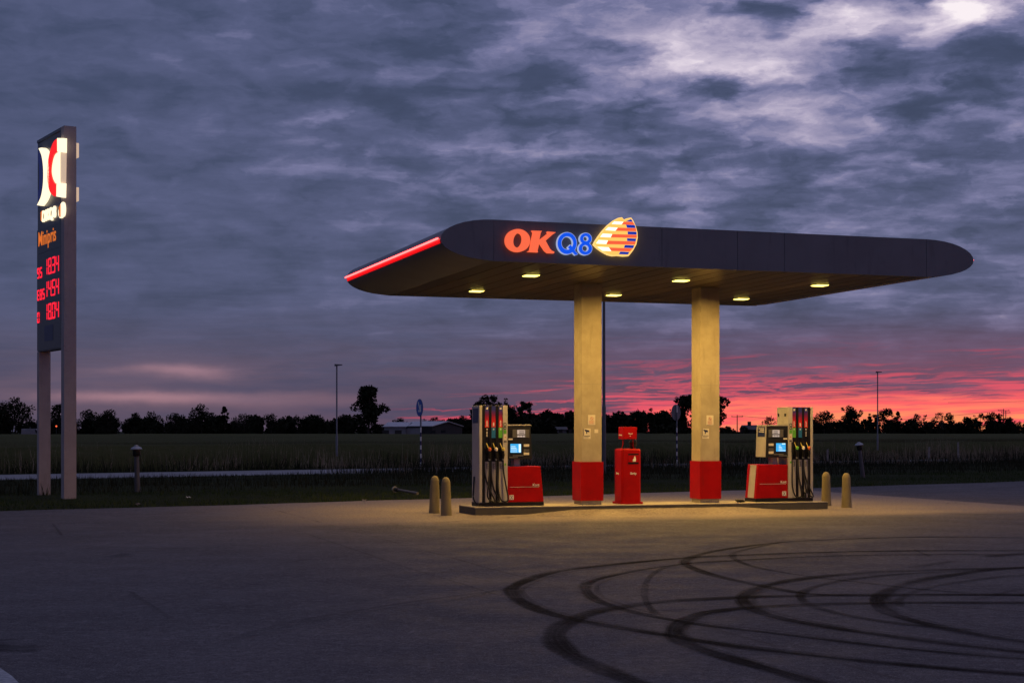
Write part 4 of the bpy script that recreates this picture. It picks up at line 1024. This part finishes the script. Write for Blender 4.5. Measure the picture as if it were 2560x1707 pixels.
# emblem of two back-to-back crescents on the upper panel
SPO = PO - PB * .22
def pu(x, y): return on_plane(60 + x / 4.9, 280 + y / 4.9, SPO, PA, PB)
def ppoly(p): return [pu(*q_) for q_ in p]
def smooth_poly(p, n=5): return [tuple(v) for v in catmull([Vector(q_) for q_ in p], n)]
f0, f1 = -.22, -.131
lw = smooth_poly([(178, 448), (225, 440), (268, 480), (292, 570), (302, 680), (303, 800), (303, 900), (285, 1000), (255, 1080), (205, 1150)]) + smooth_poly([(158, 1142), (205, 1040), (230, 900), (236, 760), (230, 640), (212, 530), (180, 455)])
eb = MB().prism(ppoly(lw), f0, f1).build('white_crescent', MT['p_white'], ps)
bl = smooth_poly([(172, 470), (205, 545), (226, 650), (232, 760), (226, 890), (205, 1020), (172, 1095)]) + [(160, 1095), (160, 960), (172, 950), (178, 800), (172, 640), (164, 620), (164, 470)]
MB().prism(ppoly(bl), f0 + .02, f1).build('blue_crescent', MT['p_blue'], ps)
rd = smooth_poly([(404, 330), (360, 370), (318, 480), (292, 620), (284, 760), (292, 880), (318, 980), (362, 1030), (394, 1036)]) + smooth_poly([(396, 892), (362, 860), (336, 800), (324, 720), (336, 610), (364, 525), (406, 488)])
MB().prism(ppoly(rd), f0, f1).build('red_crescent', MT['p_red'], ps)
for p in ([(405, 322), (482, 322), (480, 500), (406, 488)], [(397, 892), (420, 868), (476, 872), (470, 1050), (395, 1036)]):
    MB().prism(ppoly(p), f0, f1).build('white_block', MT['p_white'], ps)
wi = smooth_poly([(406, 490), (364, 527), (337, 612), (325, 720), (337, 800), (363, 860), (398, 890)]) + [(418, 866), (418, 500)]
MB().prism(ppoly(wi), f0 + .03, f1).build('white_core', MT['p_white'], ps)
MB().prism(ppoly([(419, 500), (478, 503), (472, 868), (419, 866)]), f0 + .05, f1).build('warm_core', MT['p_warm'], ps)
# plates of the emblem on the reverse side, standing proud of the post
for y_ in ((352, 528), (898, 1066)):
    z1_, z0_ = [HC + (HY - (280 + q_ / 4.9)) * 37.6 / F for q_ in y_]
    MB().box(.62, 1.10, .151, .235, z0_, z1_).build('reverse_block', MT['p_warm'], ps)
# small letters under the emblem
zl, zr = pu(185, 1345)[1], pu(455, 1290)[1]
x0_ = pu(178, 1300)[0]
lt = text_obj('letters', 'OKQ8', .40, MT['p_white'], ps, (x0_ + .02, -.150, 6.93), depth=.018, sx=1.12, weight=.004)
sail = smooth_poly([(395, 1205), (420, 1130), (452, 1100), (470, 1160), (468, 1240), (448, 1290), (412, 1298), (395, 1260)], 3)
MB().prism(ppoly(sail), -.17, -.131).build('small_emblem', MT['p_white'], ps)
MB().prism(ppoly([(403, 1170), (424, 1130), (424, 1285), (410, 1285)]), -.178, -.1705).build('small_emblem_mark', MT['p_orange'], ps)
MB().prism(ppoly([(182, 1230), (196, 1210), (192, 1330), (182, 1330)]), -.178, -.1705).build('letter_mark', MT['p_orange'], ps)

# ------------------------------------------------------------------ street furniture on the verge
def street_lamp(label, x, Y, h):
    r_ = thing('street_lamp', label, 'street lamp', (x, Y, 0), 0, 'slim street lamps along the road')
    MB().lathe([(.055, 0), (.055, 1.45), (.036, 1.5), (.034, h - .06)], 12).build('pole', MT['galv'], r_, smooth=True)
    MB().hexa([(-.10, -.09, h - .08), (.26, -.06, h - .04), (.26, .06, h - .04), (-.10, .09, h - .08), (-.10, -.08, h + .02), (.26, -.04, h), (.26, .04, h), (-.10, .08, h + .02)], .01).build('lamp_head', MT['post'], r_)
street_lamp('slim street lamp on the left, between the price sign and the blue road sign', -.112 * 73, 73, 4.8)
street_lamp('slim street lamp on the right, in front of the orange afterglow', .2337 * 95, 95, 5.3)
mt = thing('mast', 'tall dark mast seen right of the left column, its top behind the canopy', 'mast', (.0588 * 58, 58, 0))
MB().lathe([(.075, 0), (.070, 2.6), (.055, 2.62), (.045, 7.6)], 14).build('pole', MT['post'], mt, smooth=True)
MB().hexa([(-.12, -.1, 7.58), (.45, -.07, 7.62), (.45, .07, 7.62), (-.12, .1, 7.58), (-.12, -.08, 7.70), (.45, -.05, 7.68), (.45, .05, 7.68), (-.12, .08, 7.70)], .01).build('lamp_head', MT['post'], mt)

def road_sign(label, x, Y, zc, rz, face_mat, diam):
    r_ = thing('road_sign', label, 'road sign', (x, Y, 0), rz, 'round road signs on banded poles')
    p_ = MB(); p_.lathe([(.032, 0), (.032, zc + diam * .45)], 12); po = p_.build('pole', MT['white'], r_, smooth=True)
    for k in range(4):
        z_ = .38 + k * .36
        MB().lathe([(.0335, z_), (.0335, z_ + .18)], 12).build('blue_band', MT['navy'], po, smooth=True)
    MB().lathe([(.0335, 1.85), (.0335, zc)], 12).build('plain_sleeve', MT['galv'], po, smooth=True)
    circ = [(diam / 2 * math.cos(a), zc + diam / 2 * math.sin(a)) for a in np.linspace(0, 6.2832, 33)[:-1]]
    dk = MB(); dk.prism(circ, -.060, -.045); dk = dk.build('disc', MT['galv'], r_)
    ci = [(diam * .48 * math.cos(a), zc + diam * .48 * math.sin(a)) for a in np.linspace(0, 6.2832, 33)[:-1]]
    fc = MB(); fc.prism(ci, -.064, -.0605); fc = fc.build('sign_face', face_mat, r_)
    s_ = diam / .7
    ar = [(-.16, .19), (-.10, .25), (.10, .02), (.10, .12), (.18, .12), (.18, -.17), (-.11, -.17), (-.11, -.09), (.02, -.09)]
    aw = MB(); aw.prism([(x_ * s_, zc + z_ * s_) for x_, z_ in ar], -.068, -.0645); aw.build('arrow', MT['white'], fc)
    return r_
MT['sign_blue'] = material('road_sign_blue', (.012, .085, .42), .35, 0, .05, 4)
s1 = road_sign('blue round road sign with a white arrow left of the left pump', -.0583 * 66, 66, 2.68, R(-64), MT['sign_blue'], .74)
s2 = road_sign('round road sign seen from behind, dark, left of the right column', .1054 * 72, 72, 2.55, R(180 + 50), MT['sign_blue'], .74)

def path_light(root, m_head=None):
    MB().lathe([(.075, 0), (.060, .95), (.058, 1.0)], 18).build('post', MT['post'], root, smooth=True)
    MB().lathe([(.085, 1.0), (.10, 1.02), (.10, 1.16), (.06, 1.17)], 18).build('lamp_housing', MT['dark'], root, smooth=True)
    MB().lathe([(.150, 1.172), (.155, 1.19), (.12, 1.235), (.055, 1.265), (.05, 1.29), (.005, 1.30)], 20).build('lamp_cap', MT['steel'], root, smooth=True)
PLG = 'low post lamps in the grass'
p1 = thing('post_lamp', 'low post lamp with a mushroom cap standing right of the price sign', 'post lamp', (-9.98, 41.7, .03), 0, PLG); path_light(p1); p1.rotation_euler = (0, R(-1.5), 0)
p2 = copy_tree(p1); p2.location = (.2245 * 55, 55, .03); p2.rotation_euler = (0, R(-7), 0)
tag(p2, 'low post lamp with a mushroom cap leaning left, right of the right pump')
p3 = copy_tree(p1); p3.scale = (.5, .5, .95); p3.location = at(1044, 1239, None, .10); p3.rotation_euler = Vector((-.56, .82, .06)).to_track_quat('Z', 'Y').to_euler()
p3.location.z = .16
tag(p3, 'broken post lamp lying on the grass left of the bollards')
# marker stakes along the road
STK = [(2069, 1156, 1123.7, 'grey marker stake in the grass just right of the right pump'), (2322, 1152, 1118, 'pale short marker stake in the grass right of the leaning post lamp'), (2396, 1146.5, 1106, 'taller thin marker stake in the grass at the far right')]
for k, (px, py, pt, lb) in enumerate(STK):
    Y = (HC - .05) * F / (py - HY); h = (py - pt) * Y / F
    o_ = MB().hexa([(-.05, -.03, -.1), (.05, -.03, -.1), (.05, .03, -.1), (-.05, .03, -.1), (-.045, -.03, h), (.045, -.03, h + .03), (.045, .03, h + .03), (-.045, .03, h)]).build('marker_stake', MT['wood'])
    o_.location = ((px - CX) / F * Y, Y, .05); o_.rotation_euler = (0, R(random.uniform(-2, 3)), 0)
    tag(o_, lb, 'stake', 'marker stakes by the road')
# litter
for k, (px, py, lb) in enumerate([(345.5, 1263.5, 'small white paper scrap on the asphalt edge below the post lamp'), (471, 1246, 'pale paper scrap lying in the mown grass on the left'), (912, 1254, 'tiny pale scrap on the asphalt edge left of the bollards')]):
    p = at(px, py, None, .04)
    mb = MB(); g = random.Random(k)
    grid = [[mb.b.verts.new(((i - 1.5) * .035, (j - 1.5) * .03, g.uniform(0, .04))) for i in range(4)] for j in range(4)]
    for j in range(3):
        for i in range(3): mb.b.faces.new((grid[j][i], grid[j][i + 1], grid[j + 1][i + 1], grid[j + 1][i]))
    o_ = mb.build('paper_scrap', MT['white']); o_.location = (p.x, p.y, .06); o_.rotation_euler = (.3, .2, g.uniform(0, 3))
    tag(o_, lb, 'litter', 'scraps of litter')

# ------------------------------------------------------------------ trees
def leaves(g, centres, radii, n, size, flat=.8):
    idx = g.choice(len(centres), n, p=radii ** 2 / (radii ** 2).sum())
    dirs = g.normal(size=(n, 3)); dirs /= np.linalg.norm(dirs, axis=1)[:, None]
    p = centres[idx] + dirs * (radii[idx] * g.uniform(.25, 1.0, n) ** .6)[:, None] * np.array([1, 1, flat])
    a = g.normal(size=(n, 3)); a /= np.linalg.norm(a, axis=1)[:, None]
    b = np.cross(a, g.normal(size=(n, 3))); b /= np.linalg.norm(b, axis=1)[:, None]
    s = (size * g.uniform(.55, 1.3, n))[:, None]
    v = np.stack([p - a * s, p - b * s * .55, p + a * s, p + b * s * .55], 1).reshape(-1, 3)
    return v, np.arange(4 * n).reshape(-1, 4)
def tree(label, xv, width, top, Y, shape='round', n=1700, seed=0, group=None, gap=.0, cat='tree', name='tree', base_frac=.18):
    """xv, width, top in pixels of the 2352 px wide photo give the real place and size at distance Y"""
    k = 1.08844 * Y / F
    x = (xv * 1.08844 - CX) / F * Y; h = HC + (HY / 1.08844 - top) * k; w = width * k
    g = np.random.default_rng(seed + 100)
    r_ = thing(name, label, cat, (x, Y, 0), 0, group)
    # limbs
    tr = MB(); tr.tube([(0, 0, -.1), (w * .01, 0, h * .25), (-w * .01, w * .01, h * .55), (w * .02, 0, h * .85)], .1, 7, [h * .026, h * .020, h * .012, h * .004])
    nl = 7; tips = []
    for i in range(nl):
        a = i * 2.4 + g.uniform(0, 1); z0 = h * g.uniform(.2, .5); L_ = w * g.uniform(.25, .45); z1 = min(h * .92, z0 + h * g.uniform(.15, .4))
        tp_ = (math.cos(a) * L_, math.sin(a) * L_, z1); tips.append(tp_)
        tr.tube([(0, 0, z0), (tp_[0] * .45, tp_[1] * .45, z0 + (z1 - z0) * .55), tp_], .05, 5, [h * .010, h * .007, h * .003])
    tr.build('trunk', MT['bark'], r_)
    # clumps
    nc = {'round': 26, 'tall': 26, 'bush': 18, 'open': 24, 'spiky': 18}[shape]
    c = []; rr = []
    for i in range(nc):
        t = g.uniform(0, 1); a = g.uniform(0, 6.283)
        if shape == 'round': prof_ = math.sin(math.pi * min(1, .18 + t * .78)) ** .6
        elif shape == 'tall': prof_ = (.95 - .55 * t) if t > .25 else .8 + t * .6
        elif shape == 'bush': prof_ = math.sqrt(max(0.03, 1 - t * t)) * .98
        elif shape == 'open': prof_ = .45 + .5 * math.sin(math.pi * (t * .75 + .15))
        else: prof_ = .9 - .7 * t
        cr = (.15 + .08 * g.uniform()) * min(w, h) * (1.0 if shape in ('round', 'bush') else .85)
        z = h * (base_frac + (1 - base_frac) * t) - cr * .7 * t
        rad = max(0, w * .56 * prof_ - cr * .75) * math.sqrt(g.uniform(.25, 1))
        c.append((math.cos(a) * rad, math.sin(a) * rad, max(z, cr * .5))); rr.append(cr)
    if shape in ('round', 'bush'):
        for t in (.25, .5, .7): c.append((0, 0, h * t)); rr.append(.25 * min(w, h))
    c.append((g.uniform(-.1, .1) * w, 0, h - .10 * min(w, h))); rr.append(.11 * min(w, h))
    for tp_ in tips: c.append((tp_[0], tp_[1], tp_[2])); rr.append(.10 * min(w, h))
    c = np.array(c); rr = np.array(rr)
    v, f = leaves(g, c, rr, int(n * 1.35), max(.2, h * .034))
    np_mesh('crown', v, f, MT['leaf'], r_)
    return r_
TG = 'trees of the left tree line'
D0 = 382
LEFT = [(35, 112, 910, 'round', 'broad domed tree at the left picture edge behind the price sign'), (135, 80, 926, 'round', 'domed tree seen between the two legs of the price sign'),
        (205, 84, 938, 'round', 'rounded tree just right of the price sign, touching a second dome'), (248, 66, 938, 'round', 'rounded tree sloping down to a gap, second dome right of the price sign'),
        (308, 52, 945, 'tall', 'small ragged tree right of the gap in the left tree line'), (348, 62, 944, 'round', 'low full tree above the low post lamp, right of a ragged small tree'),
        (405, 74, 947, 'round', 'flat-topped tree left of the tallest tuft in the left tree line'), (462, 80, 927, 'round', 'tallest tuft of the left tree line, with a gap of sky in it'),
        (516, 34, 933, 'spiky', 'narrow pointed tree right of the tallest tuft'), (560, 80, 948, 'round', 'even low tree midway along the left tree line, right of the pointed one'),
        (622, 84, 949, 'round', 'even low tree between the pointed tree and the street lamp, broadest there'), (686, 70, 950, 'round', 'low tree a little left of the left street lamp'),
        (733, 56, 951, 'bush', 'bushy low tree touching the left street lamp pole'), (788, 50, 950, 'bush', 'low bushy tree between the left street lamp and the big lone tree')]
for i, (x, w, t, sh, lb) in enumerate(LEFT):
    tree(lb, x, w, t, D0 + (i % 3) * 6, sh, 1700, i, TG, base_frac=.10)
tree('big ragged tree standing above the tree line beside the pale barn', 846, 98, 884, 372, 'tall', 2600, 40, base_frac=.08)
tree('low tree behind the pale barn, left of the road sign', 920, 60, 958, 402, 'bush', 1100, 41, 'low trees behind the barn', base_frac=.1)
tree('low tree behind the barn gable, right of the road sign', 1000, 70, 957, 402, 'bush', 1100, 42, 'low trees behind the barn', base_frac=.1)
tree('full low tree between the barn and the left pump', 1058, 64, 952, 392, 'round', 1500, 43, base_frac=.1)
tree('tallest tree rising behind the hose tower of the left pump', 1118, 78, 905, 385, 'open', 2000, 44, 'trees behind the left pump', base_frac=.15)
tree('middle tree of three behind the left pump, just right of its tower', 1166, 62, 913, 388, 'round', 1700, 45, 'trees behind the left pump', base_frac=.12)
tree('loose round tree above the card terminal of the left pump', 1206, 46, 921, 385, 'open', 1300, 46, 'trees behind the left pump', base_frac=.2)
tree('spiky bush rising from the far wood right of the red bin', 1492, 50, 936, 395, 'spiky', 1100, 47, base_frac=.1)
tree('small scrubby tree left of the right column behind the road sign', 1560, 40, 958, 380, 'bush', 800, 48, base_frac=.1)
tree('large open tree with gaps of red sky split by the right column', 1606, 134, 874, 365, 'open', 3000, 49, base_frac=.17)
tree('small tree just left of the right pump beside the house', 1766, 44, 954, 380, 'round', 900, 50, base_frac=.1)
HG = 'trees of the right hedgerow'
RIGHT = [(1893, 64, 941, 'round', 'round bushy tree right of the right pump, first of the hedgerow'), (1955, 62, 928, 'tall', 'tallest hedgerow tree, with a leaning top, left of the right street lamp'),
         (1996, 30, 949, 'spiky', 'thin straggly tree directly left of the right street lamp pole'), (2030, 54, 937, 'open', 'open crowned tree just right of the right street lamp pole'),
         (2062, 26, 944, 'spiky', 'narrow tree second right of the right street lamp'), (2108, 44, 949, 'open', 'small fan shaped tree midway along the right hedgerow'),
         (2165, 62, 944, 'open', 'wide flat topped tree of the right hedgerow above the pale stake'), (2222, 44, 955, 'bush', 'low bush of the right hedgerow between two open trees'),
         (2252, 36, 947, 'open', 'sparse twiggy tree above the taller marker stake'), (2284, 44, 945, 'open', 'sparse leaning tree left of the twin utility poles'), (2318, 34, 957, 'bush', 'low bush at the end of the hedgerow beside the twin utility poles')]
for i, (x, w, t, sh, lb) in enumerate(RIGHT):
    tree(lb, x, w, t, 370 + (i % 3) * 5, sh, 1500 if w > 40 else 900, 60 + i, HG, base_frac=.12)
DG = 'distant round trees at the right edge'
tree('distant round tree behind the twin utility poles', 2300, 48, 966, 470, 'round', 1100, 80, DG, base_frac=.05)
tree('distant round tree at the right picture edge', 2340, 46, 967, 470, 'round', 1100, 81, DG, base_frac=.05)

def hedge(name, label, xa, xb, top, Y, seed, kind=None, n=4000, size=.42, rough=.25):
    k = 1.08844 * Y / F; g = np.random.default_rng(seed)
    x0, x1 = (xa * 1.08844 - CX) / F * Y, (xb * 1.08844 - CX) / F * Y
    h = HC + (HY / 1.08844 - top) * k
    nc = int((x1 - x0) / (h * .45)) + 4
    cx_ = np.linspace(x0, x1, nc) + g.normal(0, h * .15, nc)
    hh = h * (1 - rough * g.uniform(0, 1, nc))
    c = []; rr = []
    for a, hv in zip(cx_, hh):
        c.append((a, Y + g.normal(0, 2), hv * .62)); rr.append(hv * .40)
        c.append((a + g.normal(0, 1), Y + g.normal(0, 2), hv * .25)); rr.append(hv * .36)
    v, f = leaves(g, np.array(c), np.array(rr), n, size, 1.0)
    return np_mesh(name, v, f, MT['leaf'])
tag(hedge('hedge', '', 1865, 2345, 961, 376, 3, n=14000), 'long dark hedge filling the foot of the right tree row', 'hedge')
tag(hedge('hedge', '', -60, 830, 951, 394, 4, n=26000, size=.5, rough=.36), 'long dark hedge closing the foot of the left tree line', 'hedge')
tag(hedge('hedge', '', 1030, 1250, 957, 398, 8, n=8000, size=.5), 'dark hedge behind the left pump between barn and far wood', 'hedge')
tag(hedge('hedge', '', 1500, 1880, 976, 400, 9, n=4500, rough=.5), 'low thin hedge on the horizon between the right column and the right pump', 'hedge')
tag(hedge('far_wood', '', 1215, 1560, 943, 620, 5, n=16000, size=.9, rough=.2), kind='stuff')
tag(hedge('far_scrub', '', 2300, 2420, 975, 500, 6, n=1500), kind='stuff')
tag(hedge('far_scrub', '', 860, 1100, 972, 420, 7, n=2500), kind='stuff')

# ------------------------------------------------------------------ farm buildings
def gabled(name, label, cat, xa, xb, ytop, yeave, Y, depth, ridge, wall, roof, rz=0.0):
    k = 1.08844 * Y / F
    x0, x1 = (xa * 1.08844 - CX) / F * Y, (xb * 1.08844 - CX) / F * Y
    zt, ze = HC + (HY / 1.08844 - ytop) * k, HC + (HY / 1.08844 - yeave) * k
    r_ = thing(name, label, cat, ((x0 + x1) / 2, Y, 0), rz)
    a = (x1 - x0) / 2; b_ = depth / 2
    w_ = MB(); w_.box(-a, a, -b_, b_, -.1, ze - .02); wo_ = w_.build('wall', wall, r_)
    rf = MB()
    if ridge == 'x':
        for y0_, y1_ in ((-b_ - .3, 0), (b_ + .3, 0)):
            rf.hexa([(-a - .3, y0_, ze - .15), (a + .3, y0_, ze - .15), (a + .3, y1_, zt - .15), (-a - .3, y1_, zt - .15), (-a - .3, y0_, ze), (a + .3, y0_, ze), (a + .3, y1_, zt), (-a - .3, y1_, zt)])
        gb = MB(); 
        for s_ in (-a, a - .1): gb.b.faces.new([gb.b.verts.new(p) for p in ((s_, -b_, ze - .02), (s_, b_, ze - .02), (s_, 0, zt - .16))])
        gb.build('gable', wall, r_)
    else:
        for x0_ in (-a - .3, a + .3):
            rf.hexa([(x0_, -b_ - .3, ze - .15), (x0_, b_ + .3, ze - .15), (0, b_ + .3, zt - .15), (0, -b_ - .3, zt - .15), (x0_, -b_ - .3, ze), (x0_, b_ + .3, ze), (0, b_ + .3, zt), (0, -b_ - .3, zt)])
        gb = MB()
        for s_ in (-b_, b_): gb.b.faces.new([gb.b.verts.new(p) for p in ((-a, s_, ze - .02), (a, s_, ze - .02), (0, s_, zt - .16))])
        gb.build('gable', wall, r_)
    rf.build('roof', roof, r_)
    return r_, a, b_, ze, zt
B1, a, b_, ze, zt = gabled('barn', 'long low barn with a pale roof behind the left road sign', 'barn', 945, 1032, 967, 978, 368, 16, 'x', MT['barn_dark'], MT['barn_roof'], R(-24))
MB().box(-a + 1, -a + 6, -b_ - .05, -b_ - .01, .3, ze - .5).build('door', MT['barn_wall'], B1)
for k in range(4): MB().box(-1 + k * 2.6, .2 + k * 2.6, -b_ - .04, -b_ - .01, 1.2, 1.9).build('window', MT['dark'], B1)
B2_, a, b_, ze, zt = gabled('shed', 'smaller pale-walled shed at the left end of the barn', 'shed', 893, 943, 969, 979, 366, 9, 'x', MT['barn_wall'], MT['barn_roof'], R(-10))
for k in range(2): MB().box(-3 + k * 3.0, -1.4 + k * 3.0, -b_ - .04, -b_ - .01, .2, 1.9).build('door', MT['barn_dark'], B2_)
B3, a, b_, ze, zt = gabled('farmhouse', 'pale distant farmhouse half hidden before the far wood behind the left pump', 'house', 1262, 1300, 980, 986, 430, 8, 'x', MT['dim_wall'], MT['house_roof'])
for k in range(4): MB().box(-5 + k * 2.6, -4 + k * 2.6, -b_ - .04, -b_ - .01, 1.2, 2.2).build('window', MT['dark'], B3)
B4, a, b_, ze, zt = gabled('farmhouse', 'dark farmhouse with a chimney in front of the sunset left of the right pump', 'house', 1706, 1736, 976, 986, 400, 8, 'x', MT['barn_dark'], MT['house_roof'])
MB().box(-.4, .4, -.4, .4, zt - .4, zt + .9).build('chimney', MT['barn_dark'], B4)
for k in range(3): MB().box(-3 + k * 2.2, -2.1 + k * 2.2, -b_ - .04, -b_ - .01, 1.2, 2.2).build('window', MT['dark'], B4)
# orange yard lamp far off between the legs of the price sign
yl = thing('yard_lamp', 'small orange lamp glowing in the dark trees between the sign legs', 'lamp', at(140.8, 1083, 360)); yl.location.z = 0
zl_ = HC + (HY - 1065) * 360 / F
MB().lathe([(.05, 0), (.04, zl_ - .2)], 8).build('pole', MT['post'], yl)
MB().lathe([(.05, zl_ - .2), (.19, zl_ - .1), (.21, zl_), (.14, zl_ + .14), (.02, zl_ + .18)], 12).build('globe', MT['far_lamp'], yl)
ct = thing('parked_van', 'pale van parked far off before the trees at the left edge', 'van', at(80, 1083, 360)); ct.location.z = 0
MB().hexa([(-2.3, -.9, .4), (2.3, -.9, .4), (2.3, .9, .4), (-2.3, .9, .4), (-2.2, -.8, 2.2), (1.1, -.8, 2.2), (1.1, .8, 2.2), (-2.2, .8, 2.2)], .12).build('body', MT['barn_wall'], ct)
for x_ in (-1.4, 1.4):
    for y_ in (-.85, .85):
        w_ = MB(); w_.b.free(); w_ = MB(); w_.tube([(x_, y_ - .1, .35), (x_, y_ + .1, .35)], .35, 14); w_.build('wheel', MT['rubber'], ct)
MB().hexa([(1.15, -.92, 1.2), (1.75, -.92, 1.2), (1.75, -.88, 1.2), (1.15, -.88, 1.2), (.9, -.86, 2.0), (1.25, -.86, 2.0), (1.25, -.82, 2.0), (.9, -.82, 2.0)]).build('window', MT['black'], ct)

# ------------------------------------------------------------------ utility poles and wires
def pole(label, px, ytop, Y, group, arm=1.6):
    x = (px - CX) / F * Y; h = HC + (HY - ytop) * Y / F
    r_ = thing('utility_pole', label, 'utility pole', (x, Y, 0), 0, group)
    MB().tube([(0, 0, -.1), (0, 0, h)], .13, 8, [.16, .11]).build('post', MT['bark'], r_)
    MB().box(-arm, arm, -.07, .07, h - .55, h - .40).build('crossarm', MT['bark'], r_)
    ins = MB()
    for s_ in (-arm * .9, 0, arm * .9): ins.lathe([(.05, h - .40), (.07, h - .2), (.03, h - .15)], 8, (s_, 0, 0))
    ins.build('insulators', MT['dark'], r_)
    return Vector((x, Y, h - .2))
UP = 'wooden utility poles on the horizon'
t1 = pole('lone utility pole right of the right column', 1843, 1037, 430, UP)
t2 = pole('left one of the twin utility poles by the right edge', 2509, 1022, 430, UP)
t3 = pole('right one of the twin utility poles by the right edge', 2514.5, 1027, 440, UP, 1.3)
def wire(label, a, b_, sag):
    pts = [a.lerp(b_, t) - Vector((0, 0, sag * 4 * t * (1 - t))) for t in np.linspace(0, 1, 24)]
    tag(MB().tube(pts, .035, 4).build('power_line', MT['dark']), label, 'power line', 'power lines in the evening sky')
wire('power line running from the lone pole to the twin poles', t1, t2, 2.2)
wire('power line slanting above the twin utility poles at the right edge', at(2370, 1006, 430), at(2700, 996, 430), .3)
